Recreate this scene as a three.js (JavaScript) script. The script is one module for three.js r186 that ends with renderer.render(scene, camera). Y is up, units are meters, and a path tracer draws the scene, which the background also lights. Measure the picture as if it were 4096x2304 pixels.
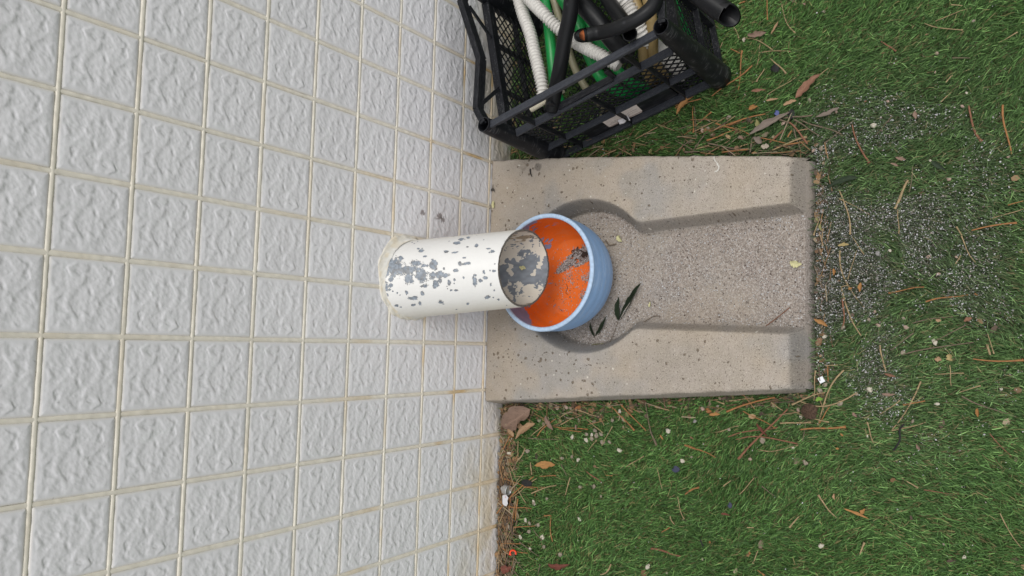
import * as THREE from 'three';
import { mergeGeometries, mergeVertices } from 'three/addons/utils/BufferGeometryUtils.js';

// ---------- camera, sky, sun, exposure ----------
const scene = new THREE.Scene();
const camera = new THREE.PerspectiveCamera(41.2, 16 / 9, 0.05, 300);
{ // a phone held on its side, looking down at the foot of the wall: picture right = world down
  const right = new THREE.Vector3(0.0283, -0.5599, 0.8281), up = new THREE.Vector3(0.9974, 0.0706, 0.0137), back = new THREE.Vector3().crossVectors(right, up);
  const m = new THREE.Matrix4().makeBasis(right, up, back);
  camera.quaternion.setFromRotationMatrix(m).normalize();
  camera.position.set(-0.388, 1.4113, 0.9813);
}
{ // even overcast sky, brighter overhead
  const W = 128, H = 64, d = new Float32Array(W * H * 4);
  for (let y = 0; y < H; y++) for (let x = 0; x < W; x++) {
    const el = ((y + 0.5) / H - 0.5) * Math.PI, s = Math.sin(el), i = (y * W + x) * 4;
    const L = s > 0 ? 0.42 + 0.83 * s : 0.12;
    d[i] = L * 0.995; d[i + 1] = L; d[i + 2] = L * 1.012; d[i + 3] = 1;
  }
  const sky = new THREE.DataTexture(d, W, H, THREE.RGBAFormat, THREE.FloatType);
  sky.mapping = THREE.EquirectangularReflectionMapping; sky.magFilter = THREE.LinearFilter; sky.needsUpdate = true;
  scene.background = sky; scene.environment = sky;
}
const sun = new THREE.DirectionalLight(new THREE.Color(1, 0.97, 0.92), 0.9);
sun.position.set(0.6, 4.6, 1.5); sun.target.position.set(-0.3, 0, 0.3);
sun.castShadow = true; sun.shadow.radius = 45; sun.shadow.mapSize.set(2048, 2048);
Object.assign(sun.shadow.camera, { left: -2, right: 2, top: 2, bottom: -2, near: 0.5, far: 10 });
scene.add(sun, sun.target);
const renderer = new THREE.WebGLRenderer({ antialias: true });
renderer.toneMapping = THREE.LinearToneMapping;
renderer.toneMappingExposure = 1.34;
renderer.shadowMap.enabled = true;

// ---------- helpers ----------
const V = (x, y, z) => new THREE.Vector3(x, y, z);
let seed = 7;
const rnd = () => { seed = (seed + 0x6d2b79f5) | 0; let t = Math.imul(seed ^ (seed >>> 15), 1 | seed); t = (t + Math.imul(t ^ (t >>> 7), 61 | t)) ^ t; return ((t ^ (t >>> 14)) >>> 0) / 4294967296; };
const rr = (a, b) => a + (b - a) * rnd();
const clamp = (x, a = 0, b = 1) => Math.min(b, Math.max(a, x));
const sstep = (a, b, x) => { const t = clamp((x - a) / (b - a)); return t * t * (3 - 2 * t); };
const mix = (a, b, t) => a + (b - a) * t;
const LAT = new Float32Array(65536); for (let i = 0; i < 65536; i++) LAT[i] = rnd();
function noise(x, y) { // value noise, 256 periodic
  const xi = Math.floor(x), yi = Math.floor(y); let u = x - xi, v = y - yi; u = u * u * (3 - 2 * u); v = v * v * (3 - 2 * v);
  const x0 = xi & 255, x1 = (xi + 1) & 255, y0 = (yi & 255) << 8, y1 = ((yi + 1) & 255) << 8;
  return mix(mix(LAT[y0 | x0], LAT[y0 | x1], u), mix(LAT[y1 | x0], LAT[y1 | x1], u), v);
}
const fbm = (x, y, o = 4) => { let s = 0, a = 0.5, n = 0; for (let i = 0; i < o; i++) { s += a * noise(x, y); n += a; a *= 0.5; x = x * 2.03 + 17.1; y = y * 2.03 + 9.7; } return s / n; };
const enc = (l) => { l = clamp(l); return 255 * (l <= 0.0031308 ? 12.92 * l : 1.055 * Math.pow(l, 1 / 2.4) - 0.055); };
function colourMap(W, H, f) { // f(u, v) -> linear rgb
  const d = new Uint8Array(W * H * 4);
  for (let y = 0; y < H; y++) for (let x = 0; x < W; x++) { const c = f((x + 0.5) / W, (y + 0.5) / H), i = (y * W + x) * 4; d[i] = enc(c[0]); d[i + 1] = enc(c[1]); d[i + 2] = enc(c[2]); d[i + 3] = 255; }
  const t = new THREE.DataTexture(d, W, H); t.colorSpace = THREE.SRGBColorSpace; t.magFilter = THREE.LinearFilter; t.wrapS = t.wrapT = THREE.RepeatWrapping; t.needsUpdate = true; return t;
}
function greyMap(W, H, f) { // f(u, v) -> 0..1
  const d = new Float32Array(W * H * 4);
  for (let y = 0; y < H; y++) for (let x = 0; x < W; x++) { const i = (y * W + x) * 4; d[i] = d[i + 1] = d[i + 2] = f((x + 0.5) / W, (y + 0.5) / H); d[i + 3] = 1; }
  const t = new THREE.DataTexture(d, W, H, THREE.RGBAFormat, THREE.FloatType); t.magFilter = THREE.LinearFilter; t.wrapS = t.wrapT = THREE.RepeatWrapping; t.needsUpdate = true; return t;
}
const names = {};
const numbered = (n) => { const k = (names[n] = (names[n] ?? -1) + 1); return k ? n + '_' + String(k).padStart(3, '0') : n; };
const std = (o) => new THREE.MeshStandardMaterial({ roughness: 0.85, side: THREE.DoubleSide, ...o });
const lin = (r, g, b) => new THREE.Color().setRGB(r, g, b);
function mesh(name, geo, mat, parent) {
  const m = new THREE.Mesh(geo, mat); m.name = parent ? name : numbered(name); m.castShadow = m.receiveShadow = true; (parent ?? scene).add(m); return m;
}
function tag(o, label, category, group, kind) {
  if (label) o.userData.label = label; if (category) o.userData.category = category;
  if (group) o.userData.group = group; if (kind) o.userData.kind = kind; return o;
}
function thing(name, x, y, z) { const g = new THREE.Group(); g.name = numbered(name); g.position.set(x, y, z); scene.add(g); return g; }
function grid(nu, nv, f, uvf) { // sheet of (nu+1)(nv+1) points f(i/nu, j/nv) -> [x, y, z]
  const p = [], uv = [], ix = [];
  for (let j = 0; j <= nv; j++) for (let i = 0; i <= nu; i++) { const u = i / nu, v = j / nv; p.push(...f(u, v)); const t = uvf ? uvf(u, v) : [u, v]; uv.push(t[0], t[1]); }
  for (let j = 0; j < nv; j++) for (let i = 0; i < nu; i++) { const a = j * (nu + 1) + i, b = a + 1, c = a + nu + 1, e = c + 1; ix.push(a, b, e, a, e, c); }
  const g = new THREE.BufferGeometry(); g.setAttribute('position', new THREE.Float32BufferAttribute(p, 3)); g.setAttribute('uv', new THREE.Float32BufferAttribute(uv, 2)); g.setIndex(ix); g.computeVertexNormals(); return g;
}
// a hose along a smooth path: r outer, ri inner radius (open ends), waves of height amp every pitch metres
function hose(pts, r, { ri = 0, amp = 0, pitch = 0.008, sides = 18, taper = null, step = 0.004, flat = 1, cut = null } = {}) {
  const curve = new THREE.CatmullRomCurve3(pts, false, 'centripetal'), L = curve.getLength(), n = Math.max(4, Math.ceil(L / (amp ? pitch / 8 : step)));
  const fr = curve.computeFrenetFrames(n, false), rings = [];
  const ring = (i, rad) => { const c = curve.getPointAt(i / n), N = fr.normals[i], B = fr.binormals[i], o = []; for (let k = 0; k <= sides; k++) { const a = k / sides * 2 * Math.PI; o.push(c.clone().addScaledVector(N, rad * Math.cos(a)).addScaledVector(B, rad * flat * Math.sin(a))); } return o; };
  const rad = (i) => { const s = i / n * L; let q = r * (taper ? taper(i / n) : 1); if (amp) q += amp * (Math.pow(0.5 + 0.5 * Math.cos(2 * Math.PI * s / pitch), 1.3) - 0.5); return q; };
  const slant = (q) => { if (!cut) return q; const c = curve.getPointAt(cut.end), T = curve.getTangentAt(cut.end), k = T.dot(cut.n); q.forEach((v) => v.addScaledVector(T, -v.clone().sub(c).dot(cut.n) / k)); return q; };
  for (let i = 0; i <= n; i++) rings.push(cut && i === cut.end * n ? slant(ring(i, rad(i))) : ring(i, rad(i)));
  if (ri) { for (let i = n; i >= 0; i--) rings.push(cut && i === cut.end * n ? slant(ring(i, ri)) : ring(i, ri)); rings.push(ring(0, rad(0))); }
  const p = [], uv = [], ix = [], w = sides + 1;
  rings.forEach((q, j) => q.forEach((v, k) => { p.push(v.x, v.y, v.z); uv.push(k / sides * 2 * Math.PI * r, (j <= n ? j : 2 * n + 1 - j) / n * L); }));
  for (let j = 0; j < rings.length - 1; j++) for (let k = 0; k < sides; k++) { const a = j * w + k, b = a + 1, c = a + w, d = c + 1; ix.push(a, d, b, a, c, d); }
  if (!ri) for (const [e, ci] of [[0, 0], [n, n]]) { const c = curve.getPointAt(ci / n), m = p.length / 3; p.push(c.x, c.y, c.z); uv.push(0, 0); for (let k = 0; k < sides; k++) ix.push(m, e * w + k, e * w + k + 1); }
  const g = new THREE.BufferGeometry(); g.setAttribute('position', new THREE.Float32BufferAttribute(p, 3)); g.setAttribute('uv', new THREE.Float32BufferAttribute(uv, 2)); g.setIndex(ix);
  let h = g; if (ri || amp) { h = g; } h.computeVertexNormals(); return h;
}

// ---------- ground ----------
const SOIL = -0.012;
{
  const g = new THREE.PlaneGeometry(80, 80); g.rotateX(-Math.PI / 2); g.translate(0, SOIL, 39.8);
  const uv = g.attributes.uv; for (let i = 0; i < uv.count; i++) uv.setXY(i, uv.getX(i) * 80, uv.getY(i) * 80);
  const t = colourMap(512, 512, (u, v) => { const n = noise(u * 256, v * 256), m = noise(u * 64, v * 64); const k = 0.45 + 0.7 * n * n + 0.3 * m; return [0.034 * k, 0.052 * k, 0.017 * k]; });
  tag(mesh('ground', g, std({ map: t, roughness: 1 })), 'dark backing of the artificial lawn reaching from the tiled wall outwards', 'ground', null, 'structure');
}

// ---------- tiled wall ----------
const P = 0.1, Y0 = 0.965; // tile pitch, height of grout line 0
const wall = thing('wall', 0, 0, 0);
tag(wall, 'wall clad in square white relief tiles with cream grout', 'wall', null, 'structure');
{
  const KMIN = -6, KMAX = 11, JMIN = -4, JMAX = 10, gap = 0.0051;
  mesh('wall_core', new THREE.BoxGeometry(7, 3.2, 0.25).translate(-0.4, 1.5, -0.1275), std({ color: lin(0.55, 0.5, 0.42) }), wall);
  // relief of the glazed face: soft worm-like hollows and a few round bumps, one mould for all tiles
  const bumps = []; for (let i = 0; i < 9; i++) bumps.push([rr(0.06, 0.94), rr(0.06, 0.94), rr(0.040, 0.078), rr(0.027, 0.040), rr(-0.9, 0.9) + 0.7, rr(0.4, 1) * (rnd() < 0.62 ? 1 : -0.8)]);
  const relief = greyMap(384, 384, (u, v) => {
    const c = 0.82, q = 0.57, x = (u * c + v * q) * 10.5, y = (v * c - u * q) * 13.5, wx = 0.9 * noise(x * 0.7 + 31, y * 0.7), wy = 0.9 * noise(x * 0.7, y * 0.7 + 77);
    let h = 0.62 * sstep(0.12, 0.88, noise(x + wx + 60, y + wy + 20)) + 0.26 * noise(x * 1.9 + 7 + wy, y * 1.7 + 90) + 0.06 * noise(x * 3.7, y * 3.7 + 11);
    for (const b of bumps) { const dx = u - b[0], dy = v - b[1], k = (dx * dx + dy * dy) / (b[2] * b[2]); if (k < 4) h += 0.22 * b[5] * Math.exp(-k * 1.3); }
    const e = Math.min(u, v, 1 - u, 1 - v); return mix(0.42, h, sstep(0.02, 0.10, e));
  });
  // dirt splashed from the lawn, and single stains, in metres on the wall
  const stains = [[-0.147, 0.233, 0.010], [-0.152, 0.222, 0.007], [-0.147, 0.284, 0.006]];
  const marks = []; for (let i = 0; i < 170; i++) marks.push([rr(-1.3, 0.5), rr(0, 1.1), rr(0.0005, 0.0016), rr(0.001, 0.006), rr(0, 3.1)]);
  marks.push([-0.302, 0.661, 0.002, 0.004, 0.3], [-0.738, 0.55, 0.003, 0.003, 0], [-0.735, 0.557, 0.002, 0.003, 1], [0.0, 0.86, 0.0012, 0.006, 0.6], [0.005, 0.845, 0.002, 0.004, 1.4], [-0.003, 0.85, 0.001, 0.005, 2.2]);
  const splash = (x, y) => {
    const far = sstep(-0.45, -0.72, x), crate = sstep(-0.06, 0.1, x), top = mix(0.055, 0.17, Math.max(far, crate * 0.8));
    const n = fbm(x * 22 + 60, y * 26 + 30, 4), base = clamp(1 - y / top);
    return clamp(Math.pow(base, 0.8) * (0.4 + 0.95 * sstep(0.3, 0.7, n)) * (0.42 + 0.42 * Math.max(far, crate)));
  };
  const TX0 = -1.6, TY0 = -0.2, TS = 2.0;
  const MB = new Map(); for (const m of marks) { const k = Math.floor(m[0] / 0.05) + ',' + Math.floor(m[1] / 0.05); for (let a = -1; a <= 1; a++) for (let b = -1; b <= 1; b++) { const q = (Math.floor(m[0] / 0.05) + a) + ',' + (Math.floor(m[1] / 0.05) + b); if (!MB.has(q)) MB.set(q, []); MB.get(q).push(m); } }
  const glaze = colourMap(1400, 1400, (u, v) => {
    const x = TX0 + u * TS, y = TY0 + v * TS; let r = 0.735, g = 0.728, b = 0.75; const tk = LAT[((Math.floor(x / P) & 255) << 8) | (Math.floor((y - Y0) / P) & 255)], n = 0.955 + 0.06 * fbm(x * 9, y * 9, 3) + 0.03 * tk; r *= n; g *= n; b *= n;
    const d = splash(x, y); r *= mix(1, 0.82, d); g *= mix(1, 0.72, d); b *= mix(1, 0.54, d);
    // a thin veil of grey-ochre along the joints
    const fx = Math.abs(((x / P) % 1 + 1) % 1 - 0.5), fy = Math.abs((((y - Y0) / P) % 1 + 1) % 1 - 0.5), e = sstep(0.43, 0.47, Math.max(fx, fy)); r *= 1 - 0.03 * e; g *= 1 - 0.06 * e; b *= 1 - 0.13 * e;
    for (const s of stains) { const q = Math.hypot(x - s[0], (y - s[1]) * 0.8) / s[2] + 0.9 * (noise(x * 420, y * 420) - 0.5); if (q < 1) { const k = 0.75 * sstep(1, 0.5, q); r = mix(r, 0.16, k); g = mix(g, 0.13, k); b = mix(b, 0.12, k); } }
    for (const m of MB.get(Math.floor(x / 0.05) + ',' + Math.floor(y / 0.05)) ?? []) { const c = Math.cos(m[4]), s = Math.sin(m[4]), dx = x - m[0], dy = y - m[1], q = Math.hypot((dx * c + dy * s) / m[3], (dy * c - dx * s) / m[2]); if (q < 1) { const k = 0.55 * (1 - q); r = mix(r, 0.2, k); g = mix(g, 0.2, k); b = mix(b, 0.2, k); } }
    return [r, g, b];
  });
  glaze.channel = 1; glaze.wrapS = glaze.wrapT = THREE.ClampToEdgeWrapping;
  const tileMat = new THREE.MeshPhysicalMaterial({ map: glaze, bumpMap: relief, bumpScale: 0.00155, roughness: 0.24, side: THREE.DoubleSide, specularIntensity: 0.8 });
  const tileGeo = (k, j) => {
    const cx = -(k + 0.5) * P + rr(-0.0004, 0.0004), cy = Y0 - (j + 0.5) * P + rr(-0.0004, 0.0004), h = (P - gap) / 2, tx = rr(-0.006, 0.006), ty = rr(-0.006, 0.006), lift = rr(-0.0003, 0.0003), turn = rnd() < 0.35 ? -1 : 1;
    const prof = [[0, -0.0045], [0.0002, -0.0016], [0.0016, -0.0005], [0.005, 0]], p = [], uv = [], uv1 = [], ix = [];
    const loop = (ins, z) => { const a = h - ins, r = 0.002; const q = [[-a + r, -a], [a - r, -a], [a, -a + r], [a, a - r], [a - r, a], [-a + r, a], [-a, a - r], [-a, -a + r]]; for (const [x, y] of q) { p.push(cx + x, cy + y, z + lift + x * tx + y * ty); uv.push(turn * x / (2 * h) + 0.5, turn * y / (2 * h) + 0.5); uv1.push((cx + x - TX0) / TS, (cy + y - TY0) / TS); } };
    prof.forEach(([i, z]) => loop(i, z));
    for (let r = 0; r < 3; r++) for (let i = 0; i < 8; i++) { const a = r * 8 + i, b = r * 8 + (i + 1) % 8; ix.push(a, b, b + 8, a, b + 8, a + 8); }
    for (let i = 1; i < 7; i++) ix.push(24, 24 + i, 24 + i + 1);
    const g = new THREE.BufferGeometry(); g.setAttribute('position', new THREE.Float32BufferAttribute(p, 3)); g.setAttribute('uv', new THREE.Float32BufferAttribute(uv, 2)); g.setAttribute('uv1', new THREE.Float32BufferAttribute(uv1, 2)); g.setIndex(ix); g.computeVertexNormals(); return g;
  };
  const rest = [];
  for (let j = -21; j <= JMAX; j++) for (let k = -30; k <= 36; k++) {
    const near = k >= KMIN && k <= KMAX && j >= JMIN && j <= JMAX;
    if (near) { const m = mesh('tile', tileGeo(k, j), tileMat, wall); m.name = 'tile_' + String((j - JMIN) * 18 + k - KMIN).padStart(3, '0'); if (m.name === 'tile_000') m.name = 'tile'; }
    else rest.push(tileGeo(k, j));
  }
  const far = mesh('tile_field', mergeGeometries(rest), tileMat, wall); far.userData.kind = 'stuff';
  // grout: slightly rounded, trowelled beads, each run a strip with wandering edges
  const runs = [];
  const run = (vertical, at, a, b) => {
    const n = Math.ceil((b - a) / 0.005), p = [], col = [], ix = [], off = rnd() * 200, wide = rr(-0.0003, 0.0006);
    for (let i = 0; i <= n; i++) {
      const s = mix(a, b, i / n), w0 = 0.0036 + wide + 0.0011 * (noise(s * 60 + off, 3.3) - 0.4), w1 = 0.0036 + wide + 0.0011 * (noise(s * 60 + off, 9.1) - 0.4), hh = 0.0009 * (noise(s * 90 + off, 20.5) - 0.5) + 0.0006 * (noise(s * 320 + off, 33) - 0.5);
      [[-w0, -0.0022], [-w0 * 0.72, -0.0006 + hh], [-w0 * 0.2, -0.0001 + hh * 0.8], [w1 * 0.35, -0.0002 + hh * 1.2], [w1 * 0.75, -0.0007 + hh * 0.6], [w1, -0.0022]].forEach(([o, z], q) => {
        const x = vertical ? at + o : s, y = vertical ? s : at + o; p.push(x, y, z + (vertical ? 0 : 0.00011));
        const st = clamp(sstep(0.52, 0.74, fbm(x * 14 + 9, y * 14 + 70, 3)) * (0.16 + 0.7 * sstep(0.6, 0.1, y)) + 0.4 * splash(x, y) + 0.28 * sstep(0.4, 0.05, y)), g = 0.9 + 0.2 * noise(x * 300, y * 300);
        const e = q === 0 || q === 5 ? 0.8 : 1; col.push(0.735 * g * e * mix(1, 0.82, st), 0.69 * g * e * mix(1, 0.64, st), 0.60 * g * e * mix(1, 0.41, st));
      });
    }
    for (let i = 0; i < n; i++) for (let q = 0; q < 5; q++) { const c = i * 6 + q, d = c + 6; ix.push(c, c + 1, d + 1, c, d + 1, d); }
    const g = new THREE.BufferGeometry(); g.setAttribute('position', new THREE.Float32BufferAttribute(p, 3)); g.setAttribute('color', new THREE.Float32BufferAttribute(col, 3)); g.setIndex(ix); g.computeVertexNormals(); runs.push(g);
  };
  for (let k = -30; k <= 37; k++) run(true, -k * P, -0.02, 3.0);
  for (let j = -21; j <= 10; j++) run(false, Y0 - j * P, -3.6, 3.0);
  mesh('grout', mergeGeometries(runs), std({ vertexColors: true, roughness: 0.95 }), wall);
}

// ---------- drain pipe through the wall ----------
const PIPE = { x: -0.2789, y: 0.3022, slope: 0.665, dx: 0.1547, r: 0.0743, z: 0.1767 };
{
  const D = V(PIPE.dx, -PIPE.slope, 1).normalize(), A = new THREE.Vector3().crossVectors(D, V(0, 1, 0)).normalize(), B = new THREE.Vector3().crossVectors(A, D);
  const at = (ang, r, z) => { const o = A.clone().multiplyScalar(r * Math.sin(ang)).addScaledVector(B, r * Math.cos(ang)); const c = V(PIPE.x + PIPE.dx * z, PIPE.y - PIPE.slope * z, z).add(o).addScaledVector(D, -o.z / D.z); return c; };
  const axial = (p) => p.clone().sub(V(PIPE.x, PIPE.y, 0)).dot(D);
  const pipe = thing('drain_pipe', PIPE.x, PIPE.y, 0);
  tag(pipe, 'white painted drain pipe with flaked paint sloping out of the wall', 'pipe');
  const rel = (p) => [p.x - PIPE.x, p.y - PIPE.y, p.z];
  // paint flakes: mm from the top line round the pipe, mm along it, half sizes
  const CH = [-13, -26, 11.8, 10.6, -6, -3, 4.8, 14.1, 11, 0, 7.5, 4.3, -31, -12, 3.0, 3.3, 22, -44, 5.3, 5.4, 37, -46, 2.7, 4.0, 7, 24, 8.0, 6.9, -11, 48, 6.2, 4.0, -17, 16, 3.8, 5.8, -10, 32, 1.9, 3.3, 10, 44, 4.0, 3.8, 10, 56, 4.8, 5.9, 12, 68, 3.0, 4.8, 21, 56, 4.3, 2.1, 26, 73, 3.4, 2.0, 26, 49, 4.8, 3.8, 5, 88, 1.9, 3.7, 28, 120, 9.1, 2.8, 24, 139, 2.1, 3.0, 38, 148, 2.3, 1.8, 13, 138, 3.6, 1.7, -6, 107, 1.7, 5.5, -7, 96, 3.0, 2.0, -55, 92, 3.5, 5.4, -67, 101, 3.8, 4.2, -73, 114, 4.0, 2.9, -42, 129, 3.5, 2.1, -25, 156, 2.4, 2.7, -35, 72, 2.2, 3.4, -31, 88, 1.2, 4.1, -43, 26, 2.6, 2.4, -50, 20, 1.5, 1.7, 37, -7, 2.1, 1.6, 36, -24, 1.1, 1.0, 49, 3, 2.3, 6.0, 42, 22, 2.8, 1.6, 62, -29, 1.9, 2.0, 65, 1, 2.1, 2.3, 62, 14, 3.0, 1.2, 64, 52, 3.0, 2.6, 76, 101, 2.4, 1.7, 64, 139, 3.2, 3.5, 66, 150, 1.5, 1.2, 74, 159, 2.2, 1.7, 50, 153, 1.5, 1.0, 42, 84, 1.3, 2.4, 41, 74, 1.3, 1.6, 9, -32, 2.6, 3.0, 20, -34, 2.1, 2.4, 3, -43, 2.3, 1.7, -1, 66, 1.9, 1.1, 19, 100, 1.7, 1.0, -41, 112, 1.3, 1.5, -18, 104, 1.0, 2.3, 13, 157, 1.5, 2.1, 27, 28, 2.3, 4.4, 28, 130, 2.3, 2.4, 18, 122, 1.5, 1.3, 22, 83, 1.9, 1.3, -29, 33, 1.1, 2.0, -32, 150, 1.1, 2.4, 16, 4, 1.9, 4.3];
  const chips = []; for (let i = 0; i < CH.length; i += 4) chips.push(CH.slice(i, i + 4));
  for (let i = 0; i < 36; i++) chips.push([rr(-110, 110), rr(-60, 190), rr(0.4, 1.1), rr(0.4, 1.0)]);
  const R = PIPE.r, LEN = 0.34, A0 = -0.09, TW = 1100, TH = 760;
  const chipAt = new Float32Array(TW * TH);
  for (let y = 0; y < TH; y++) for (let x = 0; x < TW; x++) {
    const a = ((x + 0.5) / TW - 0.5) * 2 * Math.PI * R * 1000, b = (A0 + (y + 0.5) / TH * LEN) * 1000; let q = 9;
    for (const c of chips) { const dx = (a - c[0]) / (c[2] * (c[1] < 60 ? 1.5 : 1.25) + 0.3), dy = (b - c[1]) / (c[3] * (c[1] < 60 ? 1.6 : 1.3) + 0.3); if (dx > -2 && dx < 2 && dy > -2 && dy < 2) q = Math.min(q, Math.hypot(dx, dy)); }
    chipAt[y * TW + x] = q < 3 ? q + 0.7 * (noise(a * 0.24 + 90, b * 0.24) - 0.5) + 0.55 * (noise(a * 0.8 + 90, b * 0.8) - 0.5) + 0.3 * (noise(a * 2.2 + 9, b * 2.2) - 0.5) : 3;
  }
  const cAt = (u, v) => chipAt[Math.min(TH - 1, Math.floor(v * TH)) * TW + Math.min(TW - 1, Math.floor(u * TW))];
  const paint = colourMap(TW, TH, (u, v) => {
    const q = cAt(u, v), n = fbm(u * 30, v * 14, 3), s = noise(u * 60, v * 300), zinc = 0.7 + 0.6 * noise(u * 160, v * 120);
    const side = sstep(0.12, 0.24, Math.abs(u - 0.5));
    if (q < 1) { const e = sstep(1, 0.86, q) ; const ru = sstep(0.62, 0.8, noise(u * 70 + 5, v * 60)) * 0.5; return [mix(0.42, mix(0.215, 0.16, ru) * zinc, e), mix(0.40, mix(0.245, 0.15, ru) * zinc, e), mix(0.37, mix(0.285, 0.14, ru) * zinc, e)]; }
    const k = 0.96 + 0.05 * n + 0.02 * s; return [0.71 * k, mix(0.70, 0.675, side) * k, mix(0.68, 0.61, side) * k];
  });
  const flake = greyMap(TW, TH, (u, v) => sstep(0.9, 1.02, cAt(u, v)) + 0.12 * noise(u * 300, v * 40));
  const outer = grid(96, 60, (u, v) => { const z = mix(-0.03, PIPE.z, v), ang = (u - 0.5) * 2 * Math.PI; return rel(at(ang, R + (v === 1 ? 0.0006 * (noise(u * 90, 5) - 0.5) : 0), z)); }, (u, v) => { const p = at((u - 0.5) * 2 * Math.PI, R, mix(-0.03, PIPE.z, v)); return [u, (axial(p) - A0) / LEN]; });
  mesh('pipe_wall', outer, std({ map: paint, bumpMap: flake, bumpScale: 0.0009, roughness: 0.42 }), pipe);
  const lining = colourMap(900, 700, (u, v) => {
    const a = Math.abs(u - 0.5) * 2 * Math.PI * R; // metres from the bottom line (u = 0.5)
    const n = fbm(u * 30 + 30, v * 36 + 4, 6) + 0.05 * (noise(u * 190, v * 220) - 0.5), m = fbm(u * 80 + 11, v * 90, 4);
    const bare = sstep(0.02, -0.02, a - 0.026 - 0.07 * (n - 0.5) * 2) > 0.5 || n > 0.70 || (m > 0.68 && n > 0.45);
    const dark = a > 0.075 && fbm(u * 80, v * 20, 3) > 0.6;
    if (bare) { const k = 0.85 + 0.4 * noise(u * 90, v * 60); return dark ? [0.10, 0.085, 0.07] : [0.155 * k, 0.175 * k, 0.20 * k]; }
    if (dark) return [0.28, 0.22, 0.15];
    const k = 0.9 + 0.16 * n; return [0.60 * k, 0.555 * k, 0.475 * k];
  });
  const inner = grid(72, 24, (u, v) => rel(at((u - 0.5) * 2 * Math.PI + Math.PI, R - 0.0035, mix(-0.24, PIPE.z, v))), (u, v) => [u, (axial(at((u - 0.5) * 2 * Math.PI + Math.PI, R, mix(-0.24, PIPE.z, v))) + 0.3) / 0.55]);
  mesh('pipe_lining', inner, std({ map: lining, roughness: 0.6 }), pipe);
  const rim = grid(160, 3, (u, v) => { const ang = u * 2 * Math.PI, jag = 0.0009 * (noise(u * 160, 3) - 0.5) + 0.0006 * (noise(u * 60, 9) - 0.5); return rel(at(ang, mix(R + 0.0003, R - 0.0038, v), PIPE.z + 0.0002 + jag + (v > 0.2 && v < 0.8 ? 0.0007 : 0))); }, (u, v) => [u * 30, v]);
  mesh('pipe_rim', rim, std({ map: colourMap(512, 4, (u) => { const k = noise(u * 256, 2); return k > 0.45 ? [0.07, 0.065, 0.06] : k > 0.3 ? [0.3, 0.27, 0.23] : [0.14, 0.12, 0.1]; }), roughness: 0.9 }), pipe);
  // mortar patched round the pipe where the tiles were cut
  const outl = (t) => { // outline on the wall: squarish, wider towards the upper corner
    const c = Math.cos(t), s = Math.sin(t), sq = 1 / Math.pow(Math.pow(Math.abs(c), 3.2) + Math.pow(Math.abs(s), 3.2), 1 / 3.2);
    return mix(1, sq, 0.14) + 0.05 * (noise(t * 3 + 20, 7) - 0.5) + 0.04 * (noise(t * 9 + 20, 3) - 0.5);
  };
  const ell = at(Math.PI / 2, R, 0), rx = Math.abs(ell.x - PIPE.x), ry = at(0, R, 0).y - PIPE.y;
  const col = [], mort = grid(150, 7, (u, v) => {
    const t = u * 2 * Math.PI, wob = 0.0016 * (noise(u * 70, v * 9) - 0.5) + 0.001 * (noise(u * 200, v * 20) - 0.5), o = outl(t), spread = 0.0035 + 0.011 * Math.pow(Math.max(0, Math.cos(t - 0.85)), 3) + 0.006 * Math.pow(Math.max(0, Math.cos(t - 2.5)), 3) + 0.003 * Math.max(0, Math.sin(t));
    const k = Math.pow(v, 0.9), x = Math.cos(t) * (rx - 0.0015 + k * spread) * mix(1, o, k), y = Math.sin(t) * (ry - 0.0015 + k * spread) * mix(1, o, k);
    const z = v > 0.99 ? -0.003 : 0.0065 * Math.pow(1 - v, 1.8) + 0.0016 * (1 - v * 0.5) + wob, f = 0.85 + 0.2 * noise(u * 120, v * 12), cr = sstep(0.55, 0.7, noise(u * 40, v * 3 + 50)), w = sstep(0.5, 0.1, v);
    col.push(mix(0.68, 0.76, w) * f, mix(0.645, 0.745, w) * f * (1 - 0.06 * cr), mix(0.57, 0.70, w) * f * (1 - 0.16 * cr));
    return [PIPE.x + x + PIPE.dx * Math.max(0, z) * (1 - k), PIPE.y + y - PIPE.slope * Math.max(0, z) * (1 - k), z];
  });
  mort.setAttribute('color', new THREE.Float32BufferAttribute(col, 3));
  mesh('mortar_collar', mort, std({ vertexColors: true, roughness: 0.95 }), wall);
}

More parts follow.
